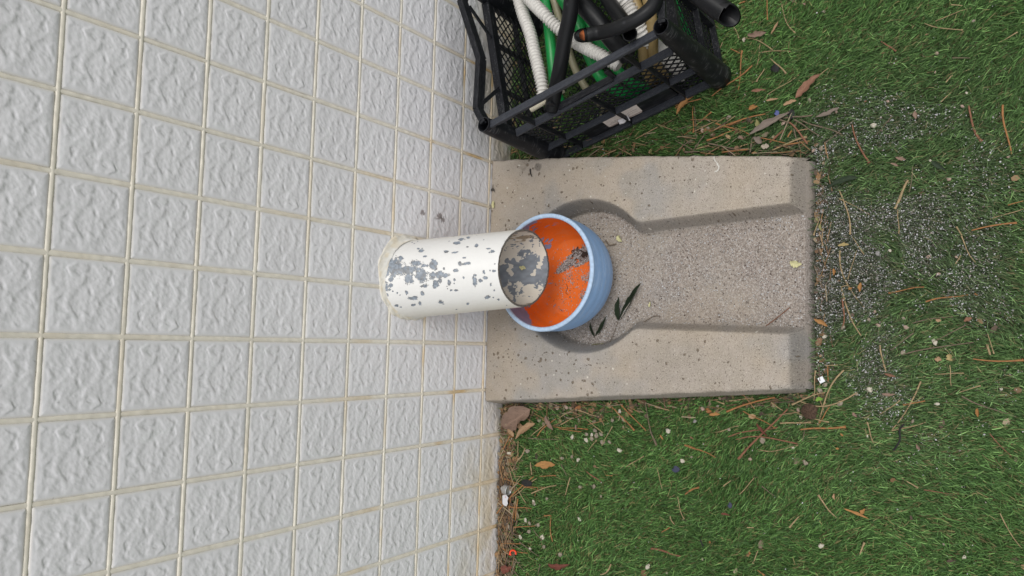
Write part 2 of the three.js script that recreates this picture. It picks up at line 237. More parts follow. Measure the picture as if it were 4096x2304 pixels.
// ---------- concrete splash block ----------
const TOP = 0.06, FLOOR = 0.012;
const edgeA = (z) => mix(0.0045, -0.058, clamp(z / 0.646, -0.1, 1.1)) + 0.004 * Math.sin(clamp(z / 0.646) * Math.PI), edgeB = (z) => mix(-0.5255, -0.461, clamp(z / 0.64, -0.1, 1.1));
function channel(x, z) { // signed distance to the basin and its outlet, positive inside, in plan at the top face
  const circ = 0.1555 - Math.hypot(x + 0.257, z - 0.232), xa = mix(-0.157, -0.140, (z - 0.346) / 0.293), xb = mix(-0.3615, -0.3665, (z - 0.346) / 0.293);
  const box = Math.min(xa - x, x - xb, z - 0.25), k = 0.012, h = clamp(0.5 + 0.5 * (box - circ) / k);
  return mix(circ, box, h) + k * h * (1 - h);
}
function blockHeight(x, z) { // height of the cast top at a point of the plan
  const d = channel(x, z), wob = 0.0012 * (fbm(x * 40 + 5, z * 40, 3) - 0.5);
  const slope = 2.6 + 1.2 * sstep(0.33, 0.38, z);
  let y = TOP + 0.0012 * (noise(x * 12, z * 12) - 0.5) + wob - 0.001 * sstep(0, 0.02, d);
  const wall = TOP - d * slope, fl = FLOOR + wob * 0.7 + 0.002 * (noise(x * 9 + 30, z * 9) - 0.5);
  const smin = (a, b, k) => { const h = clamp(0.5 + 0.5 * (b - a) / k); return mix(b, a, h) - k * h * (1 - h); };
  y = smin(y, wall, 0.006); y = -smin(-y, -fl, 0.006);
  const e = Math.min(0.640 + 0.006 * noise(x * 30, 4) - z, edgeA(z) - x, x - edgeB(z)), round = 0.006; // worn arris
  if (e < round && y > FLOOR + 0.001) y -= (round - Math.sqrt(Math.max(0, round * round - (round - e) ** 2))) * (0.35 + 1.1 * noise(x * 60 + 8, z * 60)) + 0.0016 * sstep(0.55, 0.8, noise(x * 95 + 3, z * 95)) * sstep(round, 0, e);
  const ca = Math.hypot(x + 0.056, z - 0.643), cb = Math.hypot(x + 0.462, z - 0.643); y -= 0.016 * sstep(0.034, 0.0, ca + 0.008 * noise(x * 90, z * 90)) + 0.006 * sstep(0.02, 0.0, cb) + 0.007 * sstep(0.016, 0.006, Math.hypot(x + 0.016, z - 0.083) + 0.006 * noise(x * 120, z * 120)); // broken corners
  return y;
}
let concrete;
{
  const BX0 = -0.58, BZ0 = -0.03, BS = 0.74, N = 1800;
  const cells = new Map(), put = (o) => { const r = Math.ceil(o.r / 0.02), a = Math.floor(o.x / 0.02), b = Math.floor(o.z / 0.02); for (let i = -1; i <= 1; i++) for (let j = -1; j <= 1; j++) { const k = (a + i) * 1000 + b + j; if (!cells.has(k)) cells.set(k, []); cells.get(k).push(o); } };
  // blow holes, pale and dark aggregate
  for (let i = 0; i < 1100; i++) { const x = rr(-0.53, 0.0), z = rr(0, 0.65); if (z > 0.33 && rnd() < 0.45) continue; const pip = rnd() < 0.36; put({ x, z, r: (0.0009 + 0.0026 * Math.pow(rnd(), 3.4)) * (pip ? 0.7 : 1), e: rr(0.55, 1), a: rr(0, 3), k: pip ? 'pip' : 'hole' }); }
  for (let i = 0; i < 46; i++) put({ x: rr(-0.52, -0.40), z: rr(0.02, 0.3), r: 0.0012 + 0.0028 * Math.pow(rnd(), 2), e: rr(0.55, 0.9), a: rr(0, 3), k: 'hole' });
  const crack = (x, z) => { // pale filled streak across the far shoulder
    const t = (x + 0.073) / 0.029; if (t < 0 || t > 1) return 0; const c = 0.508 + 0.004 * Math.sin(t * 5) + 0.003 * (noise(t * 9, 3) - 0.5), w = 0.0009 + 0.0012 * noise(t * 8, 30) + 0.0014 * sstep(0.25, 0, t);
    return sstep(w, w * 0.5, Math.abs(z - c));
  };
  const at = (u, v) => [BX0 + u * BS, BZ0 + v * BS];
  const hole = (x, z) => { let q = 0, p = 0; for (const o of cells.get(Math.floor(x / 0.02) * 1000 + Math.floor(z / 0.02)) ?? []) { const c = Math.cos(o.a), s = Math.sin(o.a), dx = x - o.x, dz = z - o.z, d = Math.hypot((dx * c + dz * s), (dz * c - dx * s) / o.e) / o.r + 0.5 * (noise(x * 900, z * 900) - 0.5); if (d < 1.15) { if (o.k === 'hole') q = Math.max(q, sstep(1.15, 0.55, d)); else p = Math.max(p, sstep(1.1, 0.8, d)); } } return [q, p]; };
  const grit = (x, z) => sstep(-0.004, 0.01, channel(x, z) - 0.012) * clamp(0.55 + 0.9 * (fbm(x * 16, z * 16 + 40, 3) - 0.42)) ;
  const colour = colourMap(N, N, (u, v) => {
    const [x, z] = at(u, v), big = fbm(x * 7 + 3, z * 7, 4), mid = fbm(x * 60, z * 60 + 20, 3), fine = noise(x * 900, z * 900), fine2 = noise(x * 1700 + 40, z * 1700);
    let r = 0.318, g = 0.278, b = 0.237; const k = 0.84 + 0.2 * big + 0.16 * mid; r *= k; g *= k; b *= k * (0.97 + 0.05 * mid);
    const warm = sstep(0.5, 0.75, fbm(x * 9 + 70, z * 9 + 12, 3)); r *= 1 + 0.03 * warm; b *= 1 - 0.05 * warm;
    const grey = sstep(0.52, 0.7, fbm(x * 11 + 20, z * 11 + 62, 3)); r = mix(r, r * 0.88, grey); g = mix(g, g * 0.93, grey);
    const rough = sstep(0.1, 0.5, z) * 0.6 + 0.5; // washed, sandier towards the outer end
    if (fine2 > 0.72) { const q = (fine2 - 0.76) * 4 * rough; r = mix(r, 0.62, q); g = mix(g, 0.56, q); b = mix(b, 0.46, q); }
    if (fine < 0.27) { const q = (0.27 - fine) * 2.6 * rough; r *= 1 - q; g *= 1 - q * 1.05; b *= 1 - q * 1.1; }
    const dd = channel(x, z), faceShade = Math.max(sstep(0.632, 0.646, z), sstep(-0.003, 0.006, dd) * sstep(0.024, 0.012, dd), sstep(0.004, -0.002, Math.min(edgeA(z) - x, x - edgeB(z))) * 0.6) * (0.8 + 0.4 * mid); // end face, channel walls and sides: shade painted into the colour
    r *= 1 - 0.24 * faceShade; g *= 1 - 0.23 * faceShade; b *= 1 - 0.21 * faceShade;
    const [h, p] = hole(x, z); r = mix(r, 0.15, h * 0.85); g = mix(g, 0.115, h * 0.85); b = mix(b, 0.078, h * 0.85); r = mix(r, 0.52, p); g = mix(g, 0.48, p); b = mix(b, 0.42, p);
    const gg = grit(x, z); if (gg > 0) { const s = noise(x * 640 + 11, z * 640), s2 = noise(x * 330 + 90, z * 330), m = 0.55 + 0.5 * s2; let c = [0.315 * m, 0.268 * m, 0.238 * m]; if (s > 0.74) c = [0.41, 0.38, 0.36]; else if (s < 0.24) c = [0.14, 0.112, 0.094]; r = mix(r, c[0], gg); g = mix(g, c[1], gg); b = mix(b, c[2], gg); }
    const st = sstep(0.006, 0.0, Math.abs(channel(x, z) - 0.018)) * 0.25 * sstep(0.45, 0.25, z); r *= 1 - st; g *= 1 - st; b *= 1 - st * 1.1; // darker band along the basin foot
    const ck = crack(x, z); r = mix(r, 0.55, ck); g = mix(g, 0.53, ck); b = mix(b, 0.49, ck);
    const bl = sstep(0.011, 0.006, Math.hypot(x + 0.022 + 0.004 * noise(z * 300, 1), z - 0.122)) * 0.45; r *= 1 - bl; g *= 1 - bl; b *= 1 - bl;
    return [r, g, b];
  });
  const bump = greyMap(1400, 1400, (u, v) => { const [x, z] = at(u, v), [h, p] = hole(x, z), gg = grit(x, z); return clamp(0.62 + 0.16 * (noise(x * 420, z * 420) - 0.5) + 0.16 * (fbm(x * 90, z * 90, 3) - 0.5) + gg * 0.45 * (noise(x * 640 + 11, z * 640) - 0.5) - 0.6 * h + 0.12 * p + 0.1 * crack(x, z)); });
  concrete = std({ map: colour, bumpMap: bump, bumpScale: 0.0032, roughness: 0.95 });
  const block = thing('splash_block', -0.257, SOIL, 0.32);
  tag(block, 'beige concrete splash block with round basin and open channel, standing against the tiled wall', 'splash block');
  const uvOf = (x, z) => [(x - BX0) / BS, (z - BZ0) / BS];
  const uvs = []; const Z1 = 0.6535;
  const top = grid(270, 330, (u, v) => { // the cast top, and its skirt down to the ground
    const z = mix(0.003, Z1, v), x = mix(edgeB(z), edgeA(z), u); let y = blockHeight(x, z);
    if (z > 0.639) y = Math.min(y, TOP - 0.002 - (z - 0.639) * 3.1); y = Math.max(y, FLOOR - 0.002);
    uvs.push(uvOf(x, z)); return [x + 0.257, y - SOIL, z - 0.32];
  });
  top.setAttribute('uv', new THREE.Float32BufferAttribute(uvs.flat(), 2));
  const tp = top.attributes.position, side = (idx, off) => { // skirt from a row of top points to the foot
    const q = idx.map((i) => [tp.getX(i), tp.getY(i), tp.getZ(i)]);
    return grid(q.length - 1, 10, (u, v) => { const a = q[Math.round(u * (q.length - 1))], o = off(a), w = 0.0012 * (noise(a[0] * 60 + v * 4, a[2] * 60 + v * 9) - 0.5) * v; return [a[0] + o[0] * v + w, mix(a[1], -0.004, v), a[2] + o[1] * v + w]; }, (u, v) => { const a = q[Math.round(u * (q.length - 1))]; return [(a[0] - 0.257 - BX0 + v * 0.05 * (o1(off(a)))) / BS, (a[2] + 0.32 - BZ0 + v * 0.06) / BS]; });
  };
  const o1 = (o) => (Math.abs(o[0]) > Math.abs(o[1]) ? 1 : 0.2);
  const rowA = [], rowB = [], rowE = [], rowW = []; for (let j = 0; j <= 330; j++) { rowB.push(j * 271); rowA.push(j * 271 + 270); } for (let i = 0; i <= 270; i++) { rowE.push(330 * 271 + i); rowW.push(i); }
  const body = mergeGeometries([top, side(rowB, () => [-0.010, 0.004]), side(rowA, () => [0.012, 0.004]), side(rowE, (a) => [0.004 * Math.sign(a[0]), 0.0135]), side(rowW, () => [0, 0])]);
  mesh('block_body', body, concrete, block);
}

// ---------- bowl standing in the basin under the pipe ----------
const BOWL = { x: -0.2577, y: 0.0134, z: 0.1955, R: 0.1172, h: 0.117, tilt: V(0.0203, 1, -0.0794).normalize() };
const bowlR = (t) => 0.084 + (BOWL.R - 0.002 - 0.084) * (1 - Math.pow(1 - clamp(t), 3.6)); // outside radius at height share t
let bowlQ;
{
  const bowl = thing('bowl', BOWL.x, BOWL.y, BOWL.z); bowlQ = new THREE.Quaternion().setFromUnitVectors(V(0, 1, 0), BOWL.tilt); bowl.quaternion.copy(bowlQ);
  bowl.position.addScaledVector(BOWL.tilt, 0.0); 
  tag(bowl, 'light blue bowl with orange painted inside under the drain pipe', 'bowl');
  const blue = colourMap(512, 256, (u, v) => { const k = 0.92 + 0.1 * noise(u * 6, v * 90) + 0.06 * noise(u * 60, v * 20), d = sstep(0.66, 0.8, noise(u * 30 + 9, v * 40)) * 0.12, s = noise(u * 250, v * 250) > 0.9 ? 0.15 : 0; return [0.19 * k + d * 0.3 + s, 0.32 * k + d * 0.2 + s, 0.53 * k + s * 0.7]; });
  const bl = std({ map: blue, roughness: 0.5 });
  const prof = []; for (let i = 0; i <= 40; i++) { const t = i / 40; prof.push(new THREE.Vector2(bowlR(t) + 0.00022 * Math.sin(t * 34) * sstep(0.15, 0.4, t), t * BOWL.h)); }
  mesh('bowl_body', new THREE.LatheGeometry([new THREE.Vector2(0.0001, 0), ...prof], 96), bl, bowl);
  const rim = []; for (let i = 0; i <= 12; i++) { const a = -0.6 + i / 12 * (Math.PI + 1.2); rim.push(new THREE.Vector2(BOWL.R - 0.0045 + 0.0045 * Math.cos(a), BOWL.h + 0.0005 + 0.0038 * Math.sin(a))); }
  const rimMap = colourMap(512, 8, (u, v) => { const n = noise(u * 256, v * 3), w = 0.9 + 0.25 * n; return [0.38 * w, 0.50 * w, 0.66 * w]; });
  mesh('bowl_rim', new THREE.LatheGeometry(rim, 120), std({ map: rimMap, roughness: 0.7 }), bowl);
  const inn = []; for (let i = 0; i <= 36; i++) { const t = i / 36; inn.push(new THREE.Vector2(Math.max(0.0001, t < 0.12 ? 0.052 * Math.sqrt(t / 0.12) : bowlR((t - 0.12) / 0.88) - 0.0062), 0.006 + (t < 0.12 ? 0 : (BOWL.h - 0.004) * (t - 0.12) / 0.88))); }
  const patches = [[0.865, 0.42, 0.020, 0.045], [0.85, 0.33, 0.012, 0.02], [0.868, 0.25, 0.02, 0.05], [0.845, 0.28, 0.015, 0.018], [0.775, 0.55, 0.012, 0.014], [0.765, 0.61, 0.010, 0.012], [0.80, 0.6, 0.012, 0.014]];
  const orange = colourMap(1200, 500, (u, v) => { // u = 0.5 looks away from the wall
    const th = (u - 0.5) * 2 * Math.PI, n = fbm(u * 40 + 3, v * 14 + 60, 4), big = fbm(u * 12, v * 5 + 33, 3);
    let paint = v < 0.955 + 0.04 * (noise(u * 70, 8) - 0.5) && v < 0.95 + 0.7 * (Math.cos(th) + 0.2) + 0.5 * (n - 0.5) + 0.35 * (big - 0.5);
    for (const p of patches) if (Math.hypot((u - p[0]) / p[2], (v - p[1]) / p[3]) + 0.8 * (noise(u * 160, v * 60) - 0.5) < 0.8) paint = false;
    if (noise(u * 210 + 5, v * 90) > 0.93 && n > 0.45) paint = false;
    if (paint) { const k = 0.85 + 0.22 * fbm(u * 9, v * 6 + 12, 3) + 0.05 * noise(u * 150, v * 60), dust = 0.10 * sstep(0.55, 0.8, fbm(u * 26 + 7, v * 16, 3)) + (noise(u * 330, v * 150) > 0.93 ? 0.3 : 0); return [mix(0.80 * k, 0.42, dust), mix(0.165 * k, 0.3, dust), mix(0.015 * k, 0.22, dust)]; }
    const k = 0.85 + 0.3 * n; return [0.215 * k, 0.285 * k, 0.47 * k];
  });
  const ig = new THREE.LatheGeometry(inn, 120, Math.PI, 2 * Math.PI); mesh('bowl_lining', ig, std({ map: orange, roughness: 0.55 }), bowl);
}
const bowlFloor = (x, z, up) => V(x, 0.006 + up + Math.max(0, Math.hypot(x, z) - 0.069) * 1.2, z).applyQuaternion(bowlQ).add(V(BOWL.x, BOWL.y, BOWL.z)); // a point on the inside of its bottom
const bowlIn = (th, t) => { const r = bowlR(t) - 0.0062; return V(Math.sin(th) * r, 0.006 + (BOWL.h - 0.004) * t, Math.cos(th) * r).applyQuaternion(bowlQ).add(V(BOWL.x, BOWL.y, BOWL.z)); };

// ---------- black crate ----------
const CRATE = V(0.0145, -0.014, 0.133), E1 = V(0.2856, 0.045, 0.957), E2 = V(0.98, 0.012, -0.2), UP = V(-0.006, 1, 0.0), CL = 0.378, CD = 0.30, CH_ = 0.287;
const cr = (s, d, h) => [s * E1.x + d * E2.x + h * UP.x, s * E1.y + d * E2.y + h * UP.y, s * E1.z + d * E2.z + h * UP.z];
{
  const crate = thing('crate', CRATE.x, CRATE.y, CRATE.z);
  tag(crate, 'black plastic mesh crate full of pipe and hose offcuts, pushed against the tiled wall', 'crate');
  const warp = (g) => { const p = g.attributes.position; for (let i = 0; i < p.count; i++) p.setXYZ(i, ...cr(p.getX(i), p.getY(i), p.getZ(i))); g.computeVertexNormals(); return g.toNonIndexed ? g : g; };
  const box = (s0, s1, d0, d1, h0, h1) => { const g = new THREE.BoxGeometry(s1 - s0, d1 - d0, h1 - h0); g.translate((s0 + s1) / 2, (d0 + d1) / 2, (h0 + h1) / 2); const q = g.toNonIndexed(); warp(q); return q; };
  const beam = (a, b, w, t, nrm) => { // bar from a to b in the crate's own axes
    const A = V(...a), B = V(...b), x = B.clone().sub(A), L = x.length(); x.normalize(); const z = V(...nrm), y = new THREE.Vector3().crossVectors(z, x).normalize(); z.crossVectors(x, y);
    const g = new THREE.BoxGeometry(L, w, t).toNonIndexed(); g.applyMatrix4(new THREE.Matrix4().makeBasis(x, y, z).setPosition(A.add(B).multiplyScalar(0.5))); return warp(g);
  };
  const scuff = colourMap(512, 512, (u, v) => { const n = fbm(u * 12, v * 12, 4), s = sstep(0.62, 0.72, noise(u * 9, v * 150)) * sstep(0.45, 0.7, n) * 0.05 + (noise(u * 200, v * 200) > 0.95 ? 0.10 : 0); const k = 0.0065 + 0.007 * n; return [k + s, k * 1.08 + s, k * 1.35 + s]; });
  const black = new THREE.MeshPhysicalMaterial({ map: scuff, roughness: 0.45, specularIntensity: 0.4, side: THREE.DoubleSide });
  const dusty = new THREE.MeshPhysicalMaterial({ map: colourMap(512, 512, (u, v) => { const n = fbm(u * 14, v * 14, 4), s = sstep(0.5, 0.75, noise(u * 40, v * 200)) * 0.03 + (noise(u * 220, v * 220) > 0.93 ? 0.12 : 0); return [0.012 + 0.018 * n + s * 1.3, 0.014 + 0.020 * n + s * 1.3, 0.020 + 0.025 * n + s * 1.3]; }), roughness: 0.5, specularIntensity: 0.55, side: THREE.DoubleSide });
  const ps = (name, geos, m = black) => mesh(name, mergeGeometries(geos.map((g) => { for (const k of Object.keys(g.attributes)) if (!['position', 'normal', 'uv'].includes(k)) g.deleteAttribute(k); return g.index ? g.toNonIndexed() : g; })), m, crate);
  const post = (s, d) => { // hollow corner tube, wider at its foot
    const r = (t) => mix(0.0138, 0.0235, Math.pow(1 - t, 0.8)), n = 24, g = grid(n, 12, (u, v) => { const a = u * 2 * Math.PI; let q, h; if (v < 0.06) { q = r(0) * Math.sqrt(v / 0.06) * 0.97; h = 0.004 * (1 - Math.sqrt(v / 0.06)); } else { const t = (v - 1 / 12) / (11 / 12); q = r(clamp(t)); h = 0.004 + clamp(t) * (CH_ - 0.004); } return cr(s + q * Math.cos(a), d + q * Math.sin(a), h); });
    const bore = grid(n, 3, (u, v) => { const a = u * 2 * Math.PI, q = v === 0 ? 0.0138 : 0.0116; return cr(s + q * Math.cos(a), d + q * Math.sin(a), v <= 0.34 ? CH_ + (v > 0 ? 0.0004 : 0) : CH_ - (v - 0.33) * 0.2); });
    return [g, bore.toNonIndexed()];
  };
  for (const [s, d] of [[0, 0], [CL, 0], [CL, CD], [0, CD]]) ps('corner_post', post(s, d));
  const diamonds = (f, L, H, skip) => { // diamond lattice in a wall of length L and height H; f(s, h) -> crate axes
    const out = [], pitch = 0.0205;
    for (const dir of [1, -1]) for (let c = -H; c < L + H; c += pitch) {
      let a = [c, 0], b = [c + dir * H, H]; if (dir < 0) { a = [c, 0]; b = [c - H, H]; }
      let t0 = 0, t1 = 1; const dx = b[0] - a[0]; for (const [lim, sg] of [[0, 1], [L, -1]]) { const t = (lim - a[0]) / dx; if (sg * dx > 0) t0 = Math.max(t0, t); else t1 = Math.min(t1, t); }
      if (t1 - t0 < 0.02) continue; const p = f(a[0] + dx * t0, H * t0), q = f(a[0] + dx * t1, H * t1); out.push(beam(p.slice(0, 3), q.slice(0, 3), 0.0026, 0.0018, p[3]));
    }
    return out;
  };
  // long side facing the block
  const RIB = [0.066, 0.187, 0.308];
  const longSide = (d, o, front) => {
    ps('rim', [box(0.012, CL - 0.012, Math.min(d + o * 0.002, d - o * 0.0105), Math.max(d + o * 0.002, d - o * 0.0105), 0.277, 0.283), box(0.012, CL - 0.012, d - 0.0015, d + 0.0015, 0.258, 0.2771)], dusty);
    ps('hand_rail', [box(0.020, CL - 0.016, Math.min(d + o * 0.002, d - o * 0.0125), Math.max(d + o * 0.002, d - o * 0.0125), 0.202, 0.2065), box(0.014, CL - 0.014, d - 0.0017, d + 0.0017, 0.186, 0.2021)], dusty);
    for (const s of [0.066, 0.30]) ps('rim_strut', [box(s - 0.0015, s + 0.0015, Math.min(d, d - o * 0.011), Math.max(d, d - o * 0.011), 0.206, 0.2771)]);
    ps('hand_grip', [box(0.125, 0.245, d - 0.0065, d + 0.0065, 0.2062, 0.2092), box(0.118, 0.126, d - 0.0015, d + 0.0015, 0.206, 0.24), box(0.244, 0.252, d - 0.0015, d + 0.0015, 0.206, 0.24)]);
    for (const s of RIB) ps('side_rib', [box(s - 0.0014, s + 0.0014, Math.min(d, d - o * 0.0115), Math.max(d, d - o * 0.0115), 0.006, 0.2019)]);
    const segs = [[0.014, RIB[0], 0.080], [RIB[0], RIB[1], 0.087], [RIB[1], RIB[2], 0.090], [RIB[2], CL - 0.014, 0.095]];
    ps('middle_rail', segs.map(([a, b, h]) => box(a + 0.002, b - 0.002, Math.min(d, d - o * 0.013), Math.max(d, d - o * 0.013), h, h + 0.0035)), dusty);
    ps('foot_rail', [[0.014, RIB[0]], [RIB[0], RIB[1]], [RIB[1], RIB[2]], [RIB[2], CL - 0.014]].map(([a, b], i) => box(a + 0.002, b - 0.002, Math.min(d, d - o * 0.015), Math.max(d, d - o * 0.015), 0.010 + i * 0.0012, 0.0175 + i * 0.0012)), dusty);
    ps('mesh_panel', diamonds((s, h) => [s + 0.012, d + o * 0.002, h + 0.01, [0, 1, 0]], CL - 0.024, 0.178));
    if (front) ps('solid_panel', [box(0.092, 0.296, d - 0.0022, d + 0.0012, 0.016, 0.0845), box(0.10, 0.26, d - 0.004, d - 0.0022, 0.0165, 0.0195)]);
  };
  longSide(0, 1, true); longSide(CD, -1, false);
  const endSide = (s, o) => {
    const rim = [], K = [[0.006, 0.283, 0.002], [0.036, 0.289, 0.0105], [0.145, 0.263, 0.004], [0.262, 0.289, 0.0105], [CD - 0.006, 0.283, 0.002]]; // scooped handle, its bar bowed out of the wall
    for (let i = 1; i < K.length; i++) { const [d0, h0, b0] = K[i - 1], [d1, h1, b1] = K[i]; rim.push(beam([s + o * b0, d0, h0], [s + o * b1, d1, h1], 0.006, 0.0125, [1, 0, 0])); rim.push(beam([s + o * (b0 - 0.004), d0, h0 - 0.010], [s + o * (b1 - 0.004), d1, h1 - 0.010], 0.017, 0.0028, [1, 0, 0])); }
    for (const [d0, d1] of [[0.05, 0.095], [0.25, 0.205]]) rim.push(beam([s + o * 0.002, d0, 0.272], [s + o * 0.001, d1, 0.212], 0.008, 0.003, [1, 0, 0]));
    ps('rim', rim);
    ps('hand_rail', [box(s - 0.0125, s + 0.0045, 0.014, CD - 0.014, 0.206, 0.2105), box(s - 0.0017, s + 0.0017, 0.014, CD - 0.014, 0.186, 0.2061)]);
    for (const d of [0.10, 0.20]) ps('side_rib', [box(Math.min(s, s + o * 0.0115), Math.max(s, s + o * 0.0115), d - 0.0014, d + 0.0014, 0.006, 0.2059)]);
    ps('middle_rail', [box(Math.min(s, s + o * 0.012), Math.max(s, s + o * 0.012), 0.014, CD - 0.014, 0.098, 0.1015)]);
    ps('foot_rail', [box(Math.min(s, s + o * 0.012), Math.max(s, s + o * 0.012), 0.014, CD - 0.014, 0.006, 0.0125)]);
    ps('mesh_panel', diamonds((d, h) => [s - o * 0.002, d + 0.012, h + 0.01, [1, 0, 0]], CD - 0.024, 0.178));
  };
  endSide(0, -1); endSide(CL, 1);
  ps('bottom_mesh', diamonds((s, d) => [s + 0.006, d + 0.006, 0.012, [0, 0, 1]], CL - 0.012, CD - 0.012));
  // torn paper label, its print upside down and too worn to read
  const cv = document.createElement('canvas'); cv.width = 512; cv.height = 320; const c = cv.getContext('2d');
  c.fillStyle = '#d2c6bf'; c.fillRect(0, 0, 512, 320); c.fillStyle = '#6d4a44'; c.fillRect(14, 286, 480, 13); c.fillStyle = '#8d807a';
  const scribble = (x0, x1, y, h, col) => { c.fillStyle = col; let x = x0; while (x < x1) { const w = 3 + rnd() * 6; if (rnd() > 0.15) { c.fillRect(x, y, w * 0.45, h); if (rnd() > 0.4) c.fillRect(x, y + (rnd() > 0.5 ? 0 : h - h * 0.22), w, h * 0.22); } x += w + 1.5; } };
  scribble(40, 250, 214, 17, '#5c504b'); scribble(270, 330, 214, 17, '#5c504b'); scribble(70, 190, 178, 15, '#4a3f3b'); scribble(330, 460, 150, 14, '#4a3f3b'); scribble(40, 120, 130, 7, '#7d716b'); scribble(150, 240, 132, 7, '#7d716b'); scribble(330, 430, 108, 7, '#7d716b'); scribble(40, 200, 90, 5, '#867a74'); scribble(300, 440, 80, 5, '#867a74'); scribble(380, 470, 200, 8, '#7d716b');
  c.strokeStyle = '#8a7d76'; c.lineWidth = 5; c.beginPath(); c.moveTo(290, 160); c.lineTo(345, 205); c.lineTo(440, 235); c.stroke();
  const tex = new THREE.CanvasTexture(cv); tex.colorSpace = THREE.SRGBColorSpace;
  const shape = new THREE.Shape(); [[0.141, 0.031], [0.144, 0.0265], [0.160, 0.0262], [0.166, 0.030], [0.170, 0.039], [0.178, 0.041], [0.187, 0.036], [0.186, 0.0285], [0.190, 0.0255], [0.215, 0.0245], [0.219, 0.029], [0.2235, 0.066], [0.2215, 0.0715], [0.147, 0.0735], [0.1445, 0.0715]].forEach(([x, y], i) => (i ? shape.lineTo(x, y) : shape.moveTo(x, y)));
  const lg = new THREE.ExtrudeGeometry(shape, { depth: 0.0003, bevelEnabled: false }); { const p = lg.attributes.position, uv = lg.attributes.uv; for (let i = 0; i < p.count; i++) { const x = p.getX(i), y = p.getY(i), z = p.getZ(i); uv.setXY(i, (x - 0.141) / 0.083, (y - 0.0245) / 0.049); p.setXYZ(i, ...cr(x, -0.0024 - z, y)); } lg.computeVertexNormals(); }
  mesh('paper_label', lg, std({ map: tex, roughness: 0.8 }), crate);
  const curl = grid(14, 8, (u, v) => cr(mix(0.166, 0.190, u) + 0.002 * noise(v * 4, 2), -0.0036 - 0.006 * Math.sin(v * 2.2) * (0.4 + noise(u * 6, v * 3)), mix(0.041, 0.0285, v) + 0.003 * noise(u * 7, 5)));
  mesh('label_curl', curl, std({ color: lin(0.62, 0.6, 0.62), roughness: 0.6 }), crate);
}
{ // what sticks out of the crate
  const v = (x, y, z) => V(x, y, z);
  const plastic = (r, g, b, o = {}) => { const t = colourMap(256, 256, (u, w) => { const k = 0.85 + 0.3 * fbm(u * 16, w * 16, 4), s = noise(u * 250, w * 250) > 0.93 ? 0.12 : 0; return [r * k + s * (r < 0.1 ? 0.3 : -r * 3), g * k + s * (r < 0.1 ? 0.3 : -g * 3), b * k + s * (r < 0.1 ? 0.3 : -b * 3)]; }); t.repeat.set(12, 12); return std({ map: t, roughness: 0.45, ...o }); };
  const white = plastic(0.62, 0.60, 0.565), green = plastic(0.008, 0.245, 0.052, { roughness: 0.4 }), black = new THREE.MeshPhysicalMaterial({ map: colourMap(256, 256, (u, w) => { const k = 0.004 + 0.006 * fbm(u * 16, w * 16, 4) + (noise(u * 250, w * 250) > 0.95 ? 0.03 : 0); return [k, k * 1.05, k * 1.2]; }), roughness: 0.40, specularIntensity: 0.45, side: THREE.DoubleSide }), tan = plastic(0.30, 0.215, 0.09), beige = plastic(0.27, 0.245, 0.16), clay = std({ color: lin(0.42, 0.115, 0.03), roughness: 0.8 });
  const piece = (name, pts, r, m, label, category, o = {}) => {
    const g = thing(name, pts[0].x, pts[0].y, pts[0].z), rel = pts.map((p) => p.clone().sub(pts[0]));
    mesh(o.part ?? 'hose_wall', hose(rel, r, o), m, g); tag(g, label, category, o.group); return [g, rel];
  };
  const COR = { amp: 0.0032, pitch: 0.0068, sides: 20 };
  piece('corrugated_hose', [v(0.30, 0.19, 0.150), v(0.277, 0.2, 0.157), v(0.248, 0.2, 0.166), v(0.205, 0.2, 0.184), v(0.163, 0.2, 0.196), v(0.122, 0.2, 0.208), v(0.095, 0.198, 0.214), v(0.072, 0.193, 0.214)], 0.0112, white, 'white corrugated hose nearest the tiled wall in the crate', 'hose', COR);
  piece('corrugated_hose', [v(0.30, 0.22, 0.165), v(0.259, 0.22, 0.197), v(0.225, 0.22, 0.228), v(0.202, 0.21, 0.248), v(0.180, 0.2, 0.271), v(0.163, 0.2, 0.291), v(0.144, 0.2, 0.319), v(0.125, 0.195, 0.350), v(0.108, 0.19, 0.372)], 0.0112, white, 'white corrugated hose passing under the straight black pipe in the crate', 'hose', COR);
  piece('corrugated_hose', [v(0.236, 0.24, 0.38), v(0.212, 0.24, 0.396), v(0.200, 0.23, 0.403), v(0.178, 0.22, 0.414), v(0.158, 0.20, 0.420), v(0.145, 0.15, 0.425), v(0.137, 0.10, 0.430), v(0.132, 0.07, 0.436)], 0.0135, white, 'white corrugated hose coiled down behind the crate mesh at the far post', 'hose', COR);
  piece('corrugated_hose', [v(0.19, 0.03, 0.405), v(0.165, 0.035, 0.418), v(0.145, 0.04, 0.425), v(0.118, 0.035, 0.420)], 0.0125, white, 'short white corrugated piece lying on the crate bottom behind the mesh', 'hose', COR);
  piece('corrugated_hose', [v(0.085, 0.19, 0.255), v(0.066, 0.205, 0.232), v(0.055, 0.212, 0.212), v(0.049, 0.214, 0.199)], 0.0075, plastic(0.5, 0.46, 0.36), 'cream fine ribbed hose end in the crate hand slot', 'hose', { amp: 0.0012, pitch: 0.003, ri: 0.0058, sides: 16 });
  piece('green_hose', [v(0.30, 0.165, 0.188), v(0.277, 0.17, 0.197), v(0.229, 0.17, 0.207), v(0.181, 0.17, 0.214), v(0.143, 0.165, 0.216), v(0.105, 0.15, 0.214), v(0.08, 0.12, 0.211)], 0.0105, green, 'green hose between the two white corrugated hoses in the crate', 'hose');
